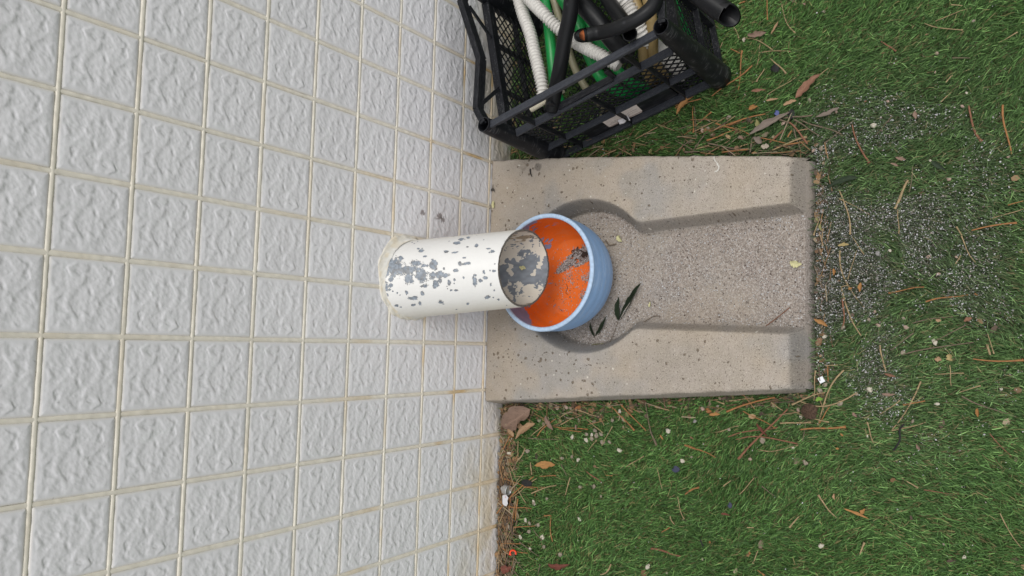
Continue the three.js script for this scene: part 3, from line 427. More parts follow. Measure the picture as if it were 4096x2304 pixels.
  piece('green_hose', [v(0.30, 0.17, 0.222), v(0.275, 0.17, 0.235), v(0.220, 0.16, 0.267), v(0.154, 0.14, 0.286), v(0.114, 0.125, 0.305), v(0.103, 0.085, 0.318), v(0.104, 0.045, 0.337), v(0.12, 0.025, 0.365)], 0.0112, green, 'green hose dropping to the crate bottom behind the straight black pipe', 'hose');
  piece('green_hose', [v(0.29, 0.14, 0.245), v(0.263, 0.14, 0.258), v(0.212, 0.14, 0.285), v(0.177, 0.13, 0.303), v(0.134, 0.10, 0.327), v(0.115, 0.06, 0.345), v(0.115, 0.035, 0.375)], 0.0095, green, 'deeper green hose lying beside the thick black hose in the crate', 'hose');
  piece('green_hose', [v(0.27, 0.19, 0.455), v(0.204, 0.17, 0.467), v(0.185, 0.13, 0.468), v(0.165, 0.08, 0.464), v(0.15, 0.04, 0.45)], 0.0085, green, 'green hose seen through the outer mesh side of the crate', 'hose');
  piece('black_pipe', [v(0.235, 0.297, 0.345), v(0.214, 0.29, 0.330), v(0.179, 0.275, 0.316), v(0.155, 0.262, 0.301), v(0.103, 0.235, 0.274), v(0.073, 0.216, 0.254), v(0.045, 0.198, 0.236)], 0.0138, black, 'straight glossy black pipe sloping into the crate hand slot', 'pipe', { ri: 0.0105, part: 'pipe_wall' });
  piece('black_pipe', [v(0.29, 0.262, 0.262), v(0.230, 0.25, 0.310), v(0.180, 0.24, 0.351), v(0.143, 0.22, 0.376), v(0.122, 0.19, 0.390)], 0.0165, black, 'thick black hose lying flat in the middle of the crate', 'hose', { part: 'hose_wall' });
  { const [g, rel] = piece('black_pipe', [v(0.120, 0.320, 0.370), v(0.1245, 0.306, 0.391), v(0.124, 0.310, 0.428), v(0.132, 0.310, 0.463), v(0.147, 0.305, 0.484), v(0.177, 0.29, 0.492), v(0.21, 0.26, 0.485)], 0.0118, black, 'curved black hose with a clay orange inside, arching over the crate rim', 'hose', { ri: 0.0096, part: 'hose_wall', cut: { end: 0, n: V(-0.39, 0.92, -0.056).normalize() } });
    mesh('clay_plug', hose([rel[0].clone().lerp(rel[1], 0.22), rel[0].clone().lerp(rel[1], 0.8)], 0.0094, { cut: { end: 0, n: V(-0.39, 0.92, -0.056).normalize() } }), clay, g); }
  piece('black_pipe', [v(0.28, 0.225, 0.315), v(0.226, 0.24, 0.362), v(0.184, 0.255, 0.393), v(0.145, 0.275, 0.423), v(0.120, 0.292, 0.440), v(0.113, 0.302, 0.446)], 0.0125, black, 'straight black tube ending with an open mouth on the crate rim', 'pipe', { ri: 0.0104, part: 'pipe_wall', cut: { end: 1, n: V(-0.45, 0.78, 0.43).normalize() } });
  piece('tan_hose', [v(0.245, 0.22, 0.400), v(0.218, 0.22, 0.411), v(0.184, 0.21, 0.421), v(0.156, 0.19, 0.418), v(0.128, 0.15, 0.402), v(0.118, 0.09, 0.385), v(0.116, 0.03, 0.378)], 0.0098, tan, 'tan hose beside the white corrugated coil in the crate', 'hose');
  piece('tan_hose', [v(0.255, 0.22, 0.430), v(0.212, 0.22, 0.438), v(0.175, 0.21, 0.442), v(0.152, 0.19, 0.436), v(0.130, 0.15, 0.421), v(0.118, 0.08, 0.41), v(0.12, 0.03, 0.40)], 0.0098, tan, 'outer tan hose next to the open corner post of the crate', 'hose');
  piece('beige_hose', [v(0.30, 0.17, 0.208), v(0.279, 0.17, 0.217), v(0.241, 0.16, 0.225), v(0.192, 0.14, 0.233), v(0.142, 0.12, 0.244), v(0.104, 0.10, 0.262), v(0.082, 0.05, 0.27), v(0.07, 0.02, 0.25)], 0.0075, beige, 'thin beige hose half hidden under the straight black pipe', 'hose');
  piece('black_pipe', [v(0.33, 0.285, 0.405), v(0.26, 0.302, 0.468), v(0.177, 0.31, 0.542), v(0.146, 0.305, 0.569), v(0.127, 0.300, 0.589), v(0.1125, 0.2955, 0.6065)], 0.0168, black, 'thick black pipe with ragged open end hanging out over the grass', 'pipe', { ri: 0.0142, part: 'pipe_wall', sides: 28, cut: { end: 1, n: V(-0.55, 0.55, 0.63).normalize() } });
}

// ---------- artificial grass ----------
const inBlock = (x, z, m = 0) => z < 0.668 + m && x < edgeA(z) + 0.012 + m && x > edgeB(z) - 0.010 - m;
const gritField = (x, z) => { // where the pale grit washed out of the channel lies
  const d = Math.hypot((x + 0.235) / 0.30, (z - 0.74) / 0.24), n = fbm(x * 13 + 40, z * 13 + 8, 4);
  return clamp(1.25 - d) * sstep(0.40, 0.62, n + 0.13 * (1.1 - d)) + 0.55 * 0.6 * sstep(0.04, 0.0, z - 0.672) * (x > -0.44 && x < -0.03 ? 1 : 0) * (z > 0.66 ? 1 : 0);
};
{
  const N = 440000, seg = 3, p = [], ix = [];
  for (let i = 0; i <= seg; i++) { const t = i / seg, w = 0.5 * (1 - 0.45 * t * t), h = Math.sin(t * 1.5); p.push(-w, h, t, w, h, t); } // unit blade: width, height and length are set per copy
  for (let i = 0; i < seg; i++) { const a = i * 2; ix.push(a, a + 1, a + 3, a, a + 3, a + 2); }
  const g = new THREE.BufferGeometry(); g.setAttribute('position', new THREE.Float32BufferAttribute(p, 3)); g.setIndex(ix); g.computeVertexNormals();
  const grass = new THREE.InstancedMesh(g, new THREE.MeshPhysicalMaterial({ color: 0xffffff, roughness: 0.6, side: THREE.DoubleSide, specularIntensity: 0.5 }), N);
  grass.name = 'grass'; grass.castShadow = grass.receiveShadow = true; tag(grass, 'green artificial grass around the concrete block', 'grass', null, 'stuff');
  const M = new THREE.Matrix4(), q = new THREE.Quaternion(), q2 = new THREE.Quaternion(), c = new THREE.Color(); let n = 0;
  while (n < N) {
    const x = rr(-1.55, 0.95), z = rr(0.004, 1.55); if (inBlock(x, z, -0.004)) continue; if (inBlock(x, z, 0.010 * noise(x * 40 + 3, z * 40)) && rnd() < 0.85) continue;
    const out = Math.max(0, Math.abs(x + 0.33) - 0.72) + Math.max(0, z - 1.05); if (out > 0 && rnd() > 0.4) continue;
    const bare = sstep(0.035, 0.005, z - 0.035 * fbm(x * 18, 3, 2) * (x < -0.64 ? 2.0 : 0.5)); if (rnd() < bare * 0.85) continue;
    const flow = 1.5 * (fbm(x * 5 + 11, z * 5 + 3, 3) - 0.5) * 2.2 + 0.25, a = rnd() < 0.2 ? rr(0, 6.28) : flow + rr(-0.75, 0.75) * (rnd() < 0.5 ? 1 : 0.5) + (rnd() < 0.2 ? Math.PI : 0);
    const len = rr(0.012, 0.028), hgt = 0.005 + 0.016 * Math.pow(rnd(), 0.9), w = rr(0.0009, 0.0017);
    q.setFromAxisAngle(V(0, 1, 0), a); q2.setFromAxisAngle(V(0, 0, 1), rr(-0.55, 0.55)); q.multiply(q2);
    M.compose(V(x, SOIL, z), q, V(w, hgt, len)); grass.setMatrixAt(n, M);
    const k = 0.5 + 1.3 * Math.pow(rnd(), 1.6), patch = fbm(x * 4 + 60, z * 4, 3), gf = gritField(x, z);
    let r = 0.080, gg = 0.168, b = 0.042; const t = rnd();
    if (t < 0.30) { r = 0.056; gg = 0.126; b = 0.034; } else if (t < 0.45) { r = 0.150; gg = 0.272; b = 0.080; } else if (t < 0.50 + 0.12 * patch) { r = 0.17; gg = 0.15; b = 0.065; }
    const dusty = clamp(0.55 * gf + 0.5 * sstep(0.5, 0.1, Math.hypot((x + 0.25) / 1.1, (z - 0.8) / 0.8)) * 0.55); const L = 0.3 * r + 0.6 * gg + 0.1 * b; r = mix(r, L * 0.8, dusty); gg = mix(gg, L * 0.9, dusty); b = mix(b, L * 0.6, dusty);
    const kk = k * (0.66 + 0.5 * patch) * (1 - 0.12 * clamp(gf * 1.3)); c.setRGB(r * kk, gg * kk, b * kk); grass.setColorAt(n, c); n++;
  }
  scene.add(grass);
}

// ---------- loose grit and dry litter that nobody could count ----------
const lump = (det, sq) => { const g = new THREE.IcosahedronGeometry(1, det), p = g.attributes.position, o = rnd() * 90; for (let i = 0; i < p.count; i++) { const v = V(p.getX(i), p.getY(i), p.getZ(i)).normalize(), k = 0.75 + 0.5 * noise(v.x * 2 + o, v.y * 2 + v.z * 1.7 + o); p.setXYZ(i, v.x * k, v.y * k * sq, v.z * k); } const m = mergeVertices(g, 1e-4); m.computeVertexNormals(); return m; };
function scatter(name, label, category, geo, mat, list) {
  const im = new THREE.InstancedMesh(geo, mat, list.length); im.name = numbered(name); im.castShadow = im.receiveShadow = true; tag(im, label, category, null, 'stuff');
  const M = new THREE.Matrix4(), c = new THREE.Color();
  list.forEach((o, i) => { M.compose(o.p, o.q ?? new THREE.Quaternion().setFromEuler(new THREE.Euler(rr(0, 6), rr(0, 6), rr(0, 6))), o.s); im.setMatrixAt(i, M); c.setRGB(...o.c); im.setColorAt(i, c); });
  scene.add(im); return im;
}
const gritTone = () => { const t = rnd(), k = rr(0.8, 1.1); return t < 0.55 ? [0.47 * k, 0.465 * k, 0.47 * k] : t < 0.85 ? [0.33 * k, 0.295 * k, 0.265 * k] : [0.13 * k, 0.105 * k, 0.09 * k]; };
{
  const L = [];
  let tries = 0; while (L.length < 21000 && tries++ < 900000) { const x = rr(-0.60, 0.10), z = rr(0.662, 1.02); if (rnd() > 0.85 * Math.min(1, Math.pow(gritField(x, z), 1.15)) + 0.02 * clamp(1.3 - Math.hypot((x + 0.235) / 0.36, (z - 0.78) / 0.28))) continue; if (inBlock(x, z, 0.001)) continue; const r = 0.0005 + 0.0010 * Math.pow(rnd(), 3); L.push({ p: V(x, rr(-0.007, 0.006), z), s: V(r * rr(0.8, 1.4), r * 0.7, r), c: gritTone() }); }
  for (let i = 0; i < 900; i++) { const x = rr(-1.0, 0.45), z = rr(0.02, 1.05); if (inBlock(x, z, 0.003)) continue; const r = 0.0006 + 0.001 * Math.pow(rnd(), 3); L.push({ p: V(x, rr(0, 0.008), z), s: V(r, r * 0.7, r), c: gritTone() }); }
  scatter('white_grit', 'white and grey grit washed over the grass beyond the end of the concrete block', 'grit', lump(1, 0.75), std({ roughness: 0.9 }), L);
}
{
  const L = [];
  let tries = 0; while (L.length < 5500 && tries++ < 300000) { const x = rr(-0.41, -0.10), z = rr(0.09, 0.652), d = channel(x, z); if (d < 0.013) continue; const edge = sstep(0.05, 0.014, d), n = fbm(x * 22 + 3, z * 22, 3); if (rnd() > 0.25 + 0.5 * n + 0.5 * edge * sstep(0.45, 0.6, z)) continue; const r = 0.0005 + 0.0010 * Math.pow(rnd(), 2.4); L.push({ p: V(x, Math.max(blockHeight(x, z), FLOOR - 0.0005) + r * 0.3, z), s: V(r * rr(0.8, 1.4), r * 0.7, r), c: rnd() < 0.16 ? [0.07, 0.05, 0.04] : gritTone() }); }
  for (let i = 0; i < 450; i++) { const z = rr(0.02, 0.635), x = mix(edgeB(z) + 0.008, edgeA(z) - 0.008, rnd()); if (channel(x, z) > -0.002) continue; const r = rr(0.0003, 0.0009); L.push({ p: V(x, blockHeight(x, z) + r * 0.2, z), s: V(r, r * 0.6, r), c: gritTone() }); }
  scatter('channel_grit', 'pale sandy grit lying in the basin and channel of the concrete block', 'grit', lump(1, 0.75), std({ roughness: 0.9 }), L);
}
{ // heap of grit and bits of leaf against the inside of the bowl
  const L = [];
  const put = (x, z, up, r, c) => L.push({ p: bowlFloor(x, z, up + r * 0.3), s: V(r * 1.2, r * 0.8, r), c });
  for (let i = 0; i < 5200; i++) { // the drift: a long tongue along the far side of the floor
    const a = rr(-1, 1), w = mix(0.006, 0.021, sstep(-1, 0.5, a)) * (1 - 0.55 * sstep(0.6, 1, a)), b = rr(-1, 1); if (fbm(a * 6 + 30, b * 4, 3) < 0.34 + 0.16 * Math.abs(b) * Math.abs(b)) continue;
    const x = 0.038 + a * 0.024 + b * w * 0.86, z = -0.004 + a * 0.043 - b * w * 0.5, r = 0.0005 + 0.0010 * Math.pow(rnd(), 2); put(x, z, 0.004 * (1 - b * b) * (1 - a * a * 0.6) * rnd(), r, rnd() < 0.12 ? [0.05, 0.035, 0.025] : gritTone());
  }
  for (let i = 0; i < 9500; i++) { const x = rr(-0.07, 0.065), z = rr(-0.06, 0.068); if (Math.hypot(x, z) > 0.078) continue; if (rnd() > 0.07 + 0.9 * sstep(0.45, 0.62, fbm(x * 55 + 40, z * 55, 3)) * sstep(-0.05, 0.02, z)) continue; put(x, z, 0, 0.0005 + 0.0009 * Math.pow(rnd(), 2), gritTone()); }
  scatter('bowl_grit', 'grey grit clinging to the orange inside of the blue bowl', 'grit', lump(1, 0.8), std({ roughness: 0.9 }), L);
}
{ // needles and crumbs of bark along the wall foot and round the block
  const tw = new THREE.CylinderGeometry(0.5, 0.5, 1, 5, 1); tw.rotateX(Math.PI / 2);
  const tones = [[0.26, 0.15, 0.07], [0.33, 0.22, 0.12], [0.20, 0.12, 0.07], [0.12, 0.085, 0.06], [0.30, 0.24, 0.16]], L = [], F = [];
  const drop = (x, z, a, k) => { if (inBlock(x, z, 0.002)) return; const len = rr(0.012, 0.05) * k, w = rr(0.0010, 0.0024), c = tones[Math.floor(rnd() * 5)], f = rr(0.6, 1.1); L.push({ p: V(x, rr(-0.006, 0.008), Math.max(z, 0.006 + Math.abs(Math.cos(a)) * len / 2)), q: new THREE.Quaternion().setFromEuler(new THREE.Euler(rr(-0.16, 0.16), a, 0)), s: V(w, w, len), c: c.map((e) => e * f) }); };
  const flake = (x, z) => { if (inBlock(x, z, 0.002)) return; const r = rr(0.002, 0.008), c = tones[Math.floor(rnd() * 5)], f = rr(0.35, 0.95); F.push({ p: V(x, rr(-0.008, 0.006), Math.max(z, r)), q: new THREE.Quaternion().setFromEuler(new THREE.Euler(rr(-0.5, 0.5), rr(0, 6), rr(-0.5, 0.5))), s: V(r, 0.0006, r * rr(0.4, 0.8)), c: c.map((e) => e * f) }); };
  for (let i = 0; i < 480; i++) { const x = rr(-1.1, -0.64); drop(x, 0.008 + 0.045 * Math.pow(rnd(), 1.6), rr(0, 3.14) < 1.4 ? rr(1.1, 2.1) : rr(0, 3.14), 1); flake(x, 0.006 + 0.04 * Math.pow(rnd(), 1.6)); flake(x, 0.006 + 0.03 * Math.pow(rnd(), 1.6)); }
  for (let i = 0; i < 120; i++) { const x = rr(-0.66, -0.53); drop(x, 0.01 + 0.04 * rnd() * rnd(), rr(0, 3.14), 0.6); flake(x, 0.006 + 0.04 * rnd()); flake(x, 0.006 + 0.03 * rnd()); }
  for (let i = 0; i < 210; i++) { const z = rr(0.01, 0.66), x = edgeA(z) + 0.012 + 0.075 * Math.pow(rnd(), 1.5); drop(x, z, rr(-0.5, 0.6) + (rnd() < 0.3 ? rr(0, 3) : 0), 1.1); if (rnd() < 0.6) flake(x, z); }
  for (let i = 0; i < 210; i++) { const z = rr(0.02, 0.67), x = edgeB(z) - 0.012 - 0.035 * Math.pow(rnd(), 1.8); if (rnd() < 0.7) drop(x, z, rr(-0.4, 0.3) + (rnd() < 0.3 ? rr(0, 3) : 0), 0.9); flake(x, z); if (z < 0.3) { flake(x - 0.01, z); drop(x - 0.02 * rnd(), z, rr(0, 3), 0.8); } }
  for (let i = 0; i < 130; i++) { const x = rr(-0.5, -0.02); flake(x, 0.667 + 0.025 * rnd() * rnd()); if (rnd() < 0.5) drop(x, 0.675 + 0.02 * rnd(), rr(1, 2), 0.7); }
  for (let i = 0; i < 70; i++) { const x = rr(0.0, 0.3); drop(x, rr(0.01, 0.14), rr(0, 3), 0.8); flake(x, rr(0.008, 0.12)); }
  for (let i = 0; i < 150; i++) { const x = rr(-1.0, 0.5), z = rr(0.04, 1.1); flake(x, z); }
  scatter('dry_needle_litter', 'brown dry needles heaped along the wall foot and the edges of the block', 'litter', tw, std({ roughness: 0.9 }), L);
  const fg = new THREE.CylinderGeometry(1, 0.9, 1, 6, 1); scatter('bark_crumb_litter', 'crumbs of brown leaf and bark scattered in the needle litter', 'litter', fg, std({ roughness: 0.95 }), F);
}

// ---------- single twigs, stones and leaves: x, z of both ends, bend, thickness in mm, tone, what sets it apart ----------
const WHERE = { twig: {1: ['', 'twigs beyond the block end'], 2: ['', 'twigs between crate and block'], 3: ['', 'twigs along the wall foot'], 4: ['', 'twigs on the grass alongside the block'], 5: ['', 'twigs on the grass by the crate'] }, stone: {1: ['', 'pebbles beyond the block end'], 2: ['', 'pebbles between crate and block'], 3: ['', 'pebbles along the wall foot'], 4: ['', 'pebbles on the grass alongside the block'], 5: ['', 'pebbles on the grass by the crate'] } };
// a thing that many others resemble is told by how many of its kind lie closer to something that is easy to find
const MARKS = [[-0.7155, 0.034, 'silver cap'], [-0.842, 0.05, 'red ring'], [-0.627, 0.417, 'larger dark blue scrap'], [-0.6794, 0.522, 'smaller dark blue scrap'], [0.037, 0.602, 'bright blue scrap'], [-0.4995, 0.66, 'dark fibrous clump'], [-0.55, 0.79, 'wavy black strand'],
  [0.111, 0.607, 'hanging pipe mouth'], [0.125, 0.49, 'outer crate post'], [0.03, 0.26, 'torn crate label'], [-0.05, 0.655, 'block corner facing the crate'], [-0.469, 0.66, 'block corner away from the crate'], [-0.53, 0.012, 'corner of block and wall']];
const ORD0 = ['first', 'second', 'third', 'fourth', 'fifth', 'sixth', 'seventh', 'eighth', 'ninth', 'tenth', 'eleventh', 'twelfth', 'thirteenth', 'fourteenth', 'fifteenth', 'sixteenth', 'seventeenth', 'eighteenth', 'nineteenth', 'twentieth'];
const ORD = (i) => ORD0[i] ?? ['twenty', 'thirty', 'forty', 'fifty', 'sixty', 'seventy', 'eighty', 'ninety'][Math.floor((i + 1) / 10) - 2] + ' ' + (ORD0[(i + 1) % 10 - 1] ?? 'odd');
function landmarks() { const L = [...MARKS]; for (const q of LEAVES) { const n = q[7].match(/^(orange split leaf|large spotted brown leaf|torn reddish brown oak like leaf|orange brown oval nut|fresh green round leaf|yellow tan curled leaf|rusty crumpled leaf|dark red curled leaf|crumpled brown leaf|frayed tan stalk stub|crumpled yellow leaf|flat brown leaf|blackish green leaf out|dark red brown leaf flake|small orange leaflet|long grey strip of bark|tan strap leaf)/); if (n) L.push([(q[0] + q[2]) / 2, (q[1] + q[3]) / 2, n[1].replace('blackish green leaf out', 'blackish leaf on grass').replace('torn reddish brown oak like leaf', 'torn reddish leaf').replace('large spotted brown leaf', 'large spotted leaf').replace('dark red brown leaf flake', 'dark red flake').replace('long grey', 'grey')]); } return L; }
function single(kind, x, z, all, look) {
  let best = null;
  for (const [mx, mz, n] of landmarks()) { const d = Math.hypot(x - mx, z - mz), rank = all.filter((q) => Math.hypot(q[0] - mx, q[1] - mz) < d - 1e-9).length; if ((!best || rank * 0.03 + d < best[0])) best = [rank * 0.03 + d, rank, n]; }
  return look + ' ' + kind + ', ' + ORD(best[1]) + ' ' + kind + ' from the ' + best[2];
}
function lookTwig(dx, dz, bend, tone) {
  const L = Math.hypot(dx, dz), a = Math.abs(Math.atan2(dx, dz)), t = Math.min(a, Math.PI - a);
  return (L < 0.03 ? 'short' : L > 0.07 ? 'long' : 'middling') + (Math.abs(bend) > 0.045 ? ' curved ' : ' ') + { o: 'orange brown', r: 'reddish', t: 'straw coloured', g: 'greyish' }[tone] + (t < 0.45 ? ' outward' : t > 1.1 ? ' sideways' : ' slanting');
}
const TWIGS = [
  [0.223,0.484,0.169,0.482,0,5,'t','short straight straw coloured stick leaning against the crate corner post'],
  [0.190,0.499,0.163,0.480,0.03,4,'t',5],
  [0.167,0.536,0.091,0.528,0.02,5,'o','upright orange brown stalk crossing another near the crate corner'],
  [0.135,0.556,0.088,0.479,0.02,5,'o','long orange stalk with swollen end pointing under the crate corner'],
  [0.191,0.540,0.156,0.594,0.08,4,'t','bent straw stalk with a pale papery end on the grass by the crate'],
  [0.157,0.567,0.150,0.624,0.04,4,'t','pale straw piece lying straight on the grass outside the crate'],
  [0.142,0.589,0.109,0.617,0.02,5,'t','short thick straw stalk on the grass facing the crate corner'],
  [0.248,0.607,0.182,0.633,-0.08,4,'t','long gently curved straw on the grass beyond the thick black pipe end'],
  [0.254,0.583,0.217,0.583,0,4,'o',5],
  [0.218,0.519,0.192,0.530,0.05,3,'t',5],
  [0.183,0.571,0.130,0.561,0.03,3,'t',5],
  [0.124,0.579,0.102,0.564,0,4,'t',5],
  [0.103,0.640,0.075,0.583,0.02,3,'t',5],
  [0.174,0.515,0.162,0.534,0,4,'o',5],
  [0.246,0.478,0.221,0.472,0,3,'t',5],
  [0.260,0.527,0.263,0.540,0,5,'o',5],
  [0.106,0.691,0.090,0.666,0,3,'t',5],
  [0.138,0.775,0.117,0.798,0,6,'r','short reddish stub on the open grass beyond the crate'],
  [0.156,0.857,0.168,0.910,0.02,3,'t',5],
  [0.155,0.841,0.132,0.896,-0.05,3,'t',5],
  [0.113,0.970,0.103,0.945,0.03,3,'t',5],
  [0.061,0.880,0.049,0.871,0,4,'t',5],
  [0.033,0.879,0.018,0.864,0,3,'t',5],
  [0.177,0.880,0.173,0.896,0,3,'t',5],
  [0.088,0.881,0.084,0.906,0,3,'g',5],
  [0.006,0.903,-0.054,0.920,-0.06,7,'r','thick reddish stalk with a knobbed end far out on the grass'],
  [-0.000,0.949,-0.079,0.960,-0.03,6,'o','long straight orange stalk, outermost of the stalks on the grass'],
  [-0.001,0.729,-0.071,0.756,-0.05,6,'r','reddish brown stalk on gritty grass off the crate side of the block end'],
  [-0.106,0.815,-0.153,0.795,0,9,'t','thick pale cut stick lying in the white grit beyond the block'],
  [-0.112,0.707,-0.193,0.726,0.06,5,'t','long forked straw stem starting at a dark leaf beyond the block end'],
  [-0.129,0.708,-0.160,0.756,0.02,3,'t',1],
  [0.005,0.732,-0.028,0.684,0,3,'g',1],
  [0.019,0.643,-0.016,0.712,0,4,'g',1],
  [0.013,0.643,-0.010,0.670,0,3,'g',1],
  [-0.084,0.822,-0.127,0.817,0.03,3,'g',1],
  [-0.196,0.905,-0.187,0.965,0.03,5,'o','orange stalk lying across the grit field, its tip at the outer grass'],
  [-0.166,0.974,-0.179,0.930,0,3,'t',1],
  [-0.154,0.974,-0.159,0.954,0,3,'o',1],
  [-0.155,0.800,-0.195,0.801,0,3,'t',1],
  [-0.189,0.884,-0.203,0.892,0,4,'t',1],
  [-0.161,0.676,-0.191,0.666,0,4,'t',1],
  [0.005,0.792,-0.029,0.763,0,2.5,'g',1],
  [-0.220,0.709,-0.319,0.748,-0.1,5,'t','long curved tan stem with a flared end beyond the middle of the block end'],
  [-0.283,0.711,-0.366,0.743,-0.05,5,'t','straight tan stem beside an orange strip beyond the block end'],
  [-0.303,0.713,-0.351,0.714,0.05,6,'r','reddish orange strip beside a tan stem beyond the block end'],
  [-0.294,0.785,-0.285,0.838,0.02,4,'o','orange stalk in the middle of the white grit field'],
  [-0.309,0.840,-0.297,0.903,0.02,4,'o',1],
  [-0.245,0.667,-0.292,0.687,-0.04,5,'g',1],
  [-0.360,0.822,-0.389,0.788,0,4,'g',1],
  [-0.380,0.772,-0.414,0.778,-0.03,5,'t',1],
  [-0.399,0.905,-0.398,0.971,-0.04,5,'o','long orange stalk at the outer border of the grit field'],
  [-0.204,0.891,-0.247,0.910,-0.05,3,'t',1],
  [-0.396,0.804,-0.373,0.906,0.02,4,'g',1],
  [-0.235,0.890,-0.250,0.881,0,4,'t',1],
  [-0.346,0.896,-0.374,0.850,0,3,'g',1],
  [-0.344,0.820,-0.333,0.878,0.04,4,'g',1],
  [-0.221,0.736,-0.271,0.722,0,2.5,'t',1],
  [-0.196,0.728,-0.228,0.748,0,3,'t',1],
  [-0.283,0.711,-0.280,0.722,0,3,'t',1],
  [-0.359,0.925,-0.390,0.933,0,2.5,'t',1],
  [-0.376,0.924,-0.392,0.928,0,7,'t',1],
  [-0.425,0.716,-0.523,0.673,-0.07,6,'t','curved tan stalk with a knob end by the outer corner of the block'],
  [-0.483,0.644,-0.462,0.736,-0.15,5,'t','long arched tan stalk crossing the outer corner of the block'],
  [-0.532,0.645,-0.521,0.718,0,7,'o','thick orange stalk lying straight by the outer corner of the block'],
  [-0.489,0.693,-0.518,0.676,0,4,'o',4],
  [-0.438,0.832,-0.520,0.789,0.04,5,'t','long straw crossing an orange splinter on the grass beyond the block'],
  [-0.478,0.806,-0.469,0.838,0,5,'o','orange splinter lying across a long straw on the grass'],
  [-0.503,0.839,-0.521,0.789,0.02,4,'t',1],
  [-0.470,0.802,-0.496,0.771,0.02,3,'t',1],
  [-0.458,0.889,-0.485,0.960,-0.03,4,'g','long greyish straw pointing at the outermost grass'],
  [-0.510,0.752,-0.549,0.764,-0.03,4,'t',1],
  [-0.428,0.670,-0.480,0.667,0,4,'t',1],
  [-0.434,0.673,-0.449,0.693,0,4,'g',1],
  [-0.425,0.852,-0.422,0.892,0,3,'t',1],
  [-0.410,0.873,-0.443,0.875,0,3,'t',1],
  [-0.511,0.662,-0.515,0.692,0,4,'t',4],
  [-0.440,0.915,-0.452,0.886,0,3,'t',1],
  [-0.513,0.926,-0.546,0.955,-0.03,3,'r',1],
  [-0.414,0.778,-0.424,0.781,0,5,'t',1],
  [-0.419,0.686,-0.416,0.713,0,3,'t',1],
  [-0.418,0.689,-0.447,0.690,0,4,'o',1],
  [-0.511,0.514,-0.479,0.601,0.03,7,'o','bright orange stalk with a flared end along the long edge of the block'],
  [-0.595,0.536,-0.498,0.623,0.01,7,'r','long thick reddish stalk crossing two others near the block'],
  [-0.557,0.516,-0.532,0.605,0.03,5,'r','reddish stalk lying under the long thick reddish one'],
  [-0.560,0.532,-0.557,0.640,0.07,5,'r','curved brown stalk, third of the crossed stalks near the block'],
  [-0.524,0.610,-0.518,0.662,0,6,'t',4],
  [-0.489,0.594,-0.501,0.615,0,4,'t',4],
  [-0.508,0.544,-0.534,0.602,0.02,4,'o',4],
  [-0.551,0.492,-0.535,0.536,0,4,'t',4],
  [-0.579,0.433,-0.597,0.492,0.03,4,'o',4],
  [-0.575,0.574,-0.560,0.640,-0.06,4,'t',4],
  [-0.490,0.630,-0.465,0.686,0.04,5,'t',4],
  [-0.558,0.363,-0.586,0.376,0,5,'g',4],
  [-0.491,0.511,-0.484,0.563,0,5,'t',4],
  [-0.493,0.494,-0.497,0.509,0,5,'t',4],
  [-0.499,0.627,-0.509,0.655,0,3,'t',4],
  [-0.476,0.615,-0.492,0.645,0,3,'g',4],
  [-0.673,0.434,-0.656,0.461,0.1,4,'o',4],
  [-0.635,0.523,-0.647,0.509,0,4,'t',4],
  [-0.625,0.565,-0.658,0.538,0.02,3,'t',4],
  [-0.632,0.379,-0.669,0.388,0,3,'t',4],
  [-0.511,0.655,-0.552,0.648,0,2.5,'g',4],
  [-0.785,0.367,-0.789,0.427,0.03,8,'r','thick reddish brown twig lying alone on the clean lawn'],
  [-0.678,0.420,-0.718,0.435,-0.05,3,'t',4],
  [-0.640,0.675,-0.675,0.704,-0.05,5,'t','straw stalk with a forked foot on the clean lawn'],
  [-0.682,0.642,-0.703,0.627,0,5,'t',4],
  [-0.752,0.573,-0.777,0.563,0,4,'t',4],
  [-0.786,0.572,-0.793,0.584,0,4,'o',4],
  [-0.714,0.553,-0.714,0.564,0,4,'t',4],
  [-0.716,0.407,-0.731,0.415,-0.1,4,'t',4],
  [-0.750,0.389,-0.738,0.406,0,4,'o',4],
  [-0.639,0.578,-0.652,0.601,0,3,'g',4],
  [-0.596,0.803,-0.609,0.827,0,4,'t',4],
  [-0.611,0.835,-0.611,0.884,-0.02,3,'r',4],
  [-0.632,0.938,-0.680,0.965,-0.04,3,'t',4],
  [-0.709,0.747,-0.729,0.740,0,6,'t',4],
  [0.020,0.474,0.039,0.581,0.03,6,'o','long orange stalk with a round head between crate and block end'],
  [0.003,0.470,0.020,0.545,0.02,5,'o',2],
  [0.027,0.513,0.033,0.535,0,5,'o',2],
  [0.034,0.487,0.004,0.552,0.02,5,'o',2],
  [0.023,0.490,0.043,0.524,0,3,'t',2],
  [-0.003,0.472,-0.021,0.553,-0.05,6,'g',2],
  [-0.030,0.593,-0.013,0.654,0.02,6,'t',2],
  [-0.026,0.601,-0.021,0.659,0.02,6,'o',2],
  [0.017,0.624,-0.026,0.655,0.03,7,'r',2],
  [-0.015,0.588,0.004,0.613,0,8,'r',2],
  [0.004,0.632,-0.034,0.642,-0.02,4,'g',2],
  [0.020,0.633,-0.014,0.676,0,4,'g',2],
  [0.027,0.612,0.025,0.663,0,6,'g',2],
  [0.021,0.641,-0.014,0.708,0,4,'g',2],
  [0.025,0.606,0.009,0.636,0,5,'g',2],
  [0.076,0.440,0.022,0.442,0,5,'o',2],
  [0.074,0.443,0.010,0.448,0,4,'g',2],
  [0.058,0.478,0.021,0.422,0.02,4,'o',2],
  [0.081,0.405,0.087,0.457,0,5,'o',2],
  [0.076,0.405,0.094,0.440,0,6,'o',2],
  [0.011,0.406,-0.012,0.441,0,4,'g',2],
  [0.013,0.464,-0.013,0.441,0,4,'g',2],
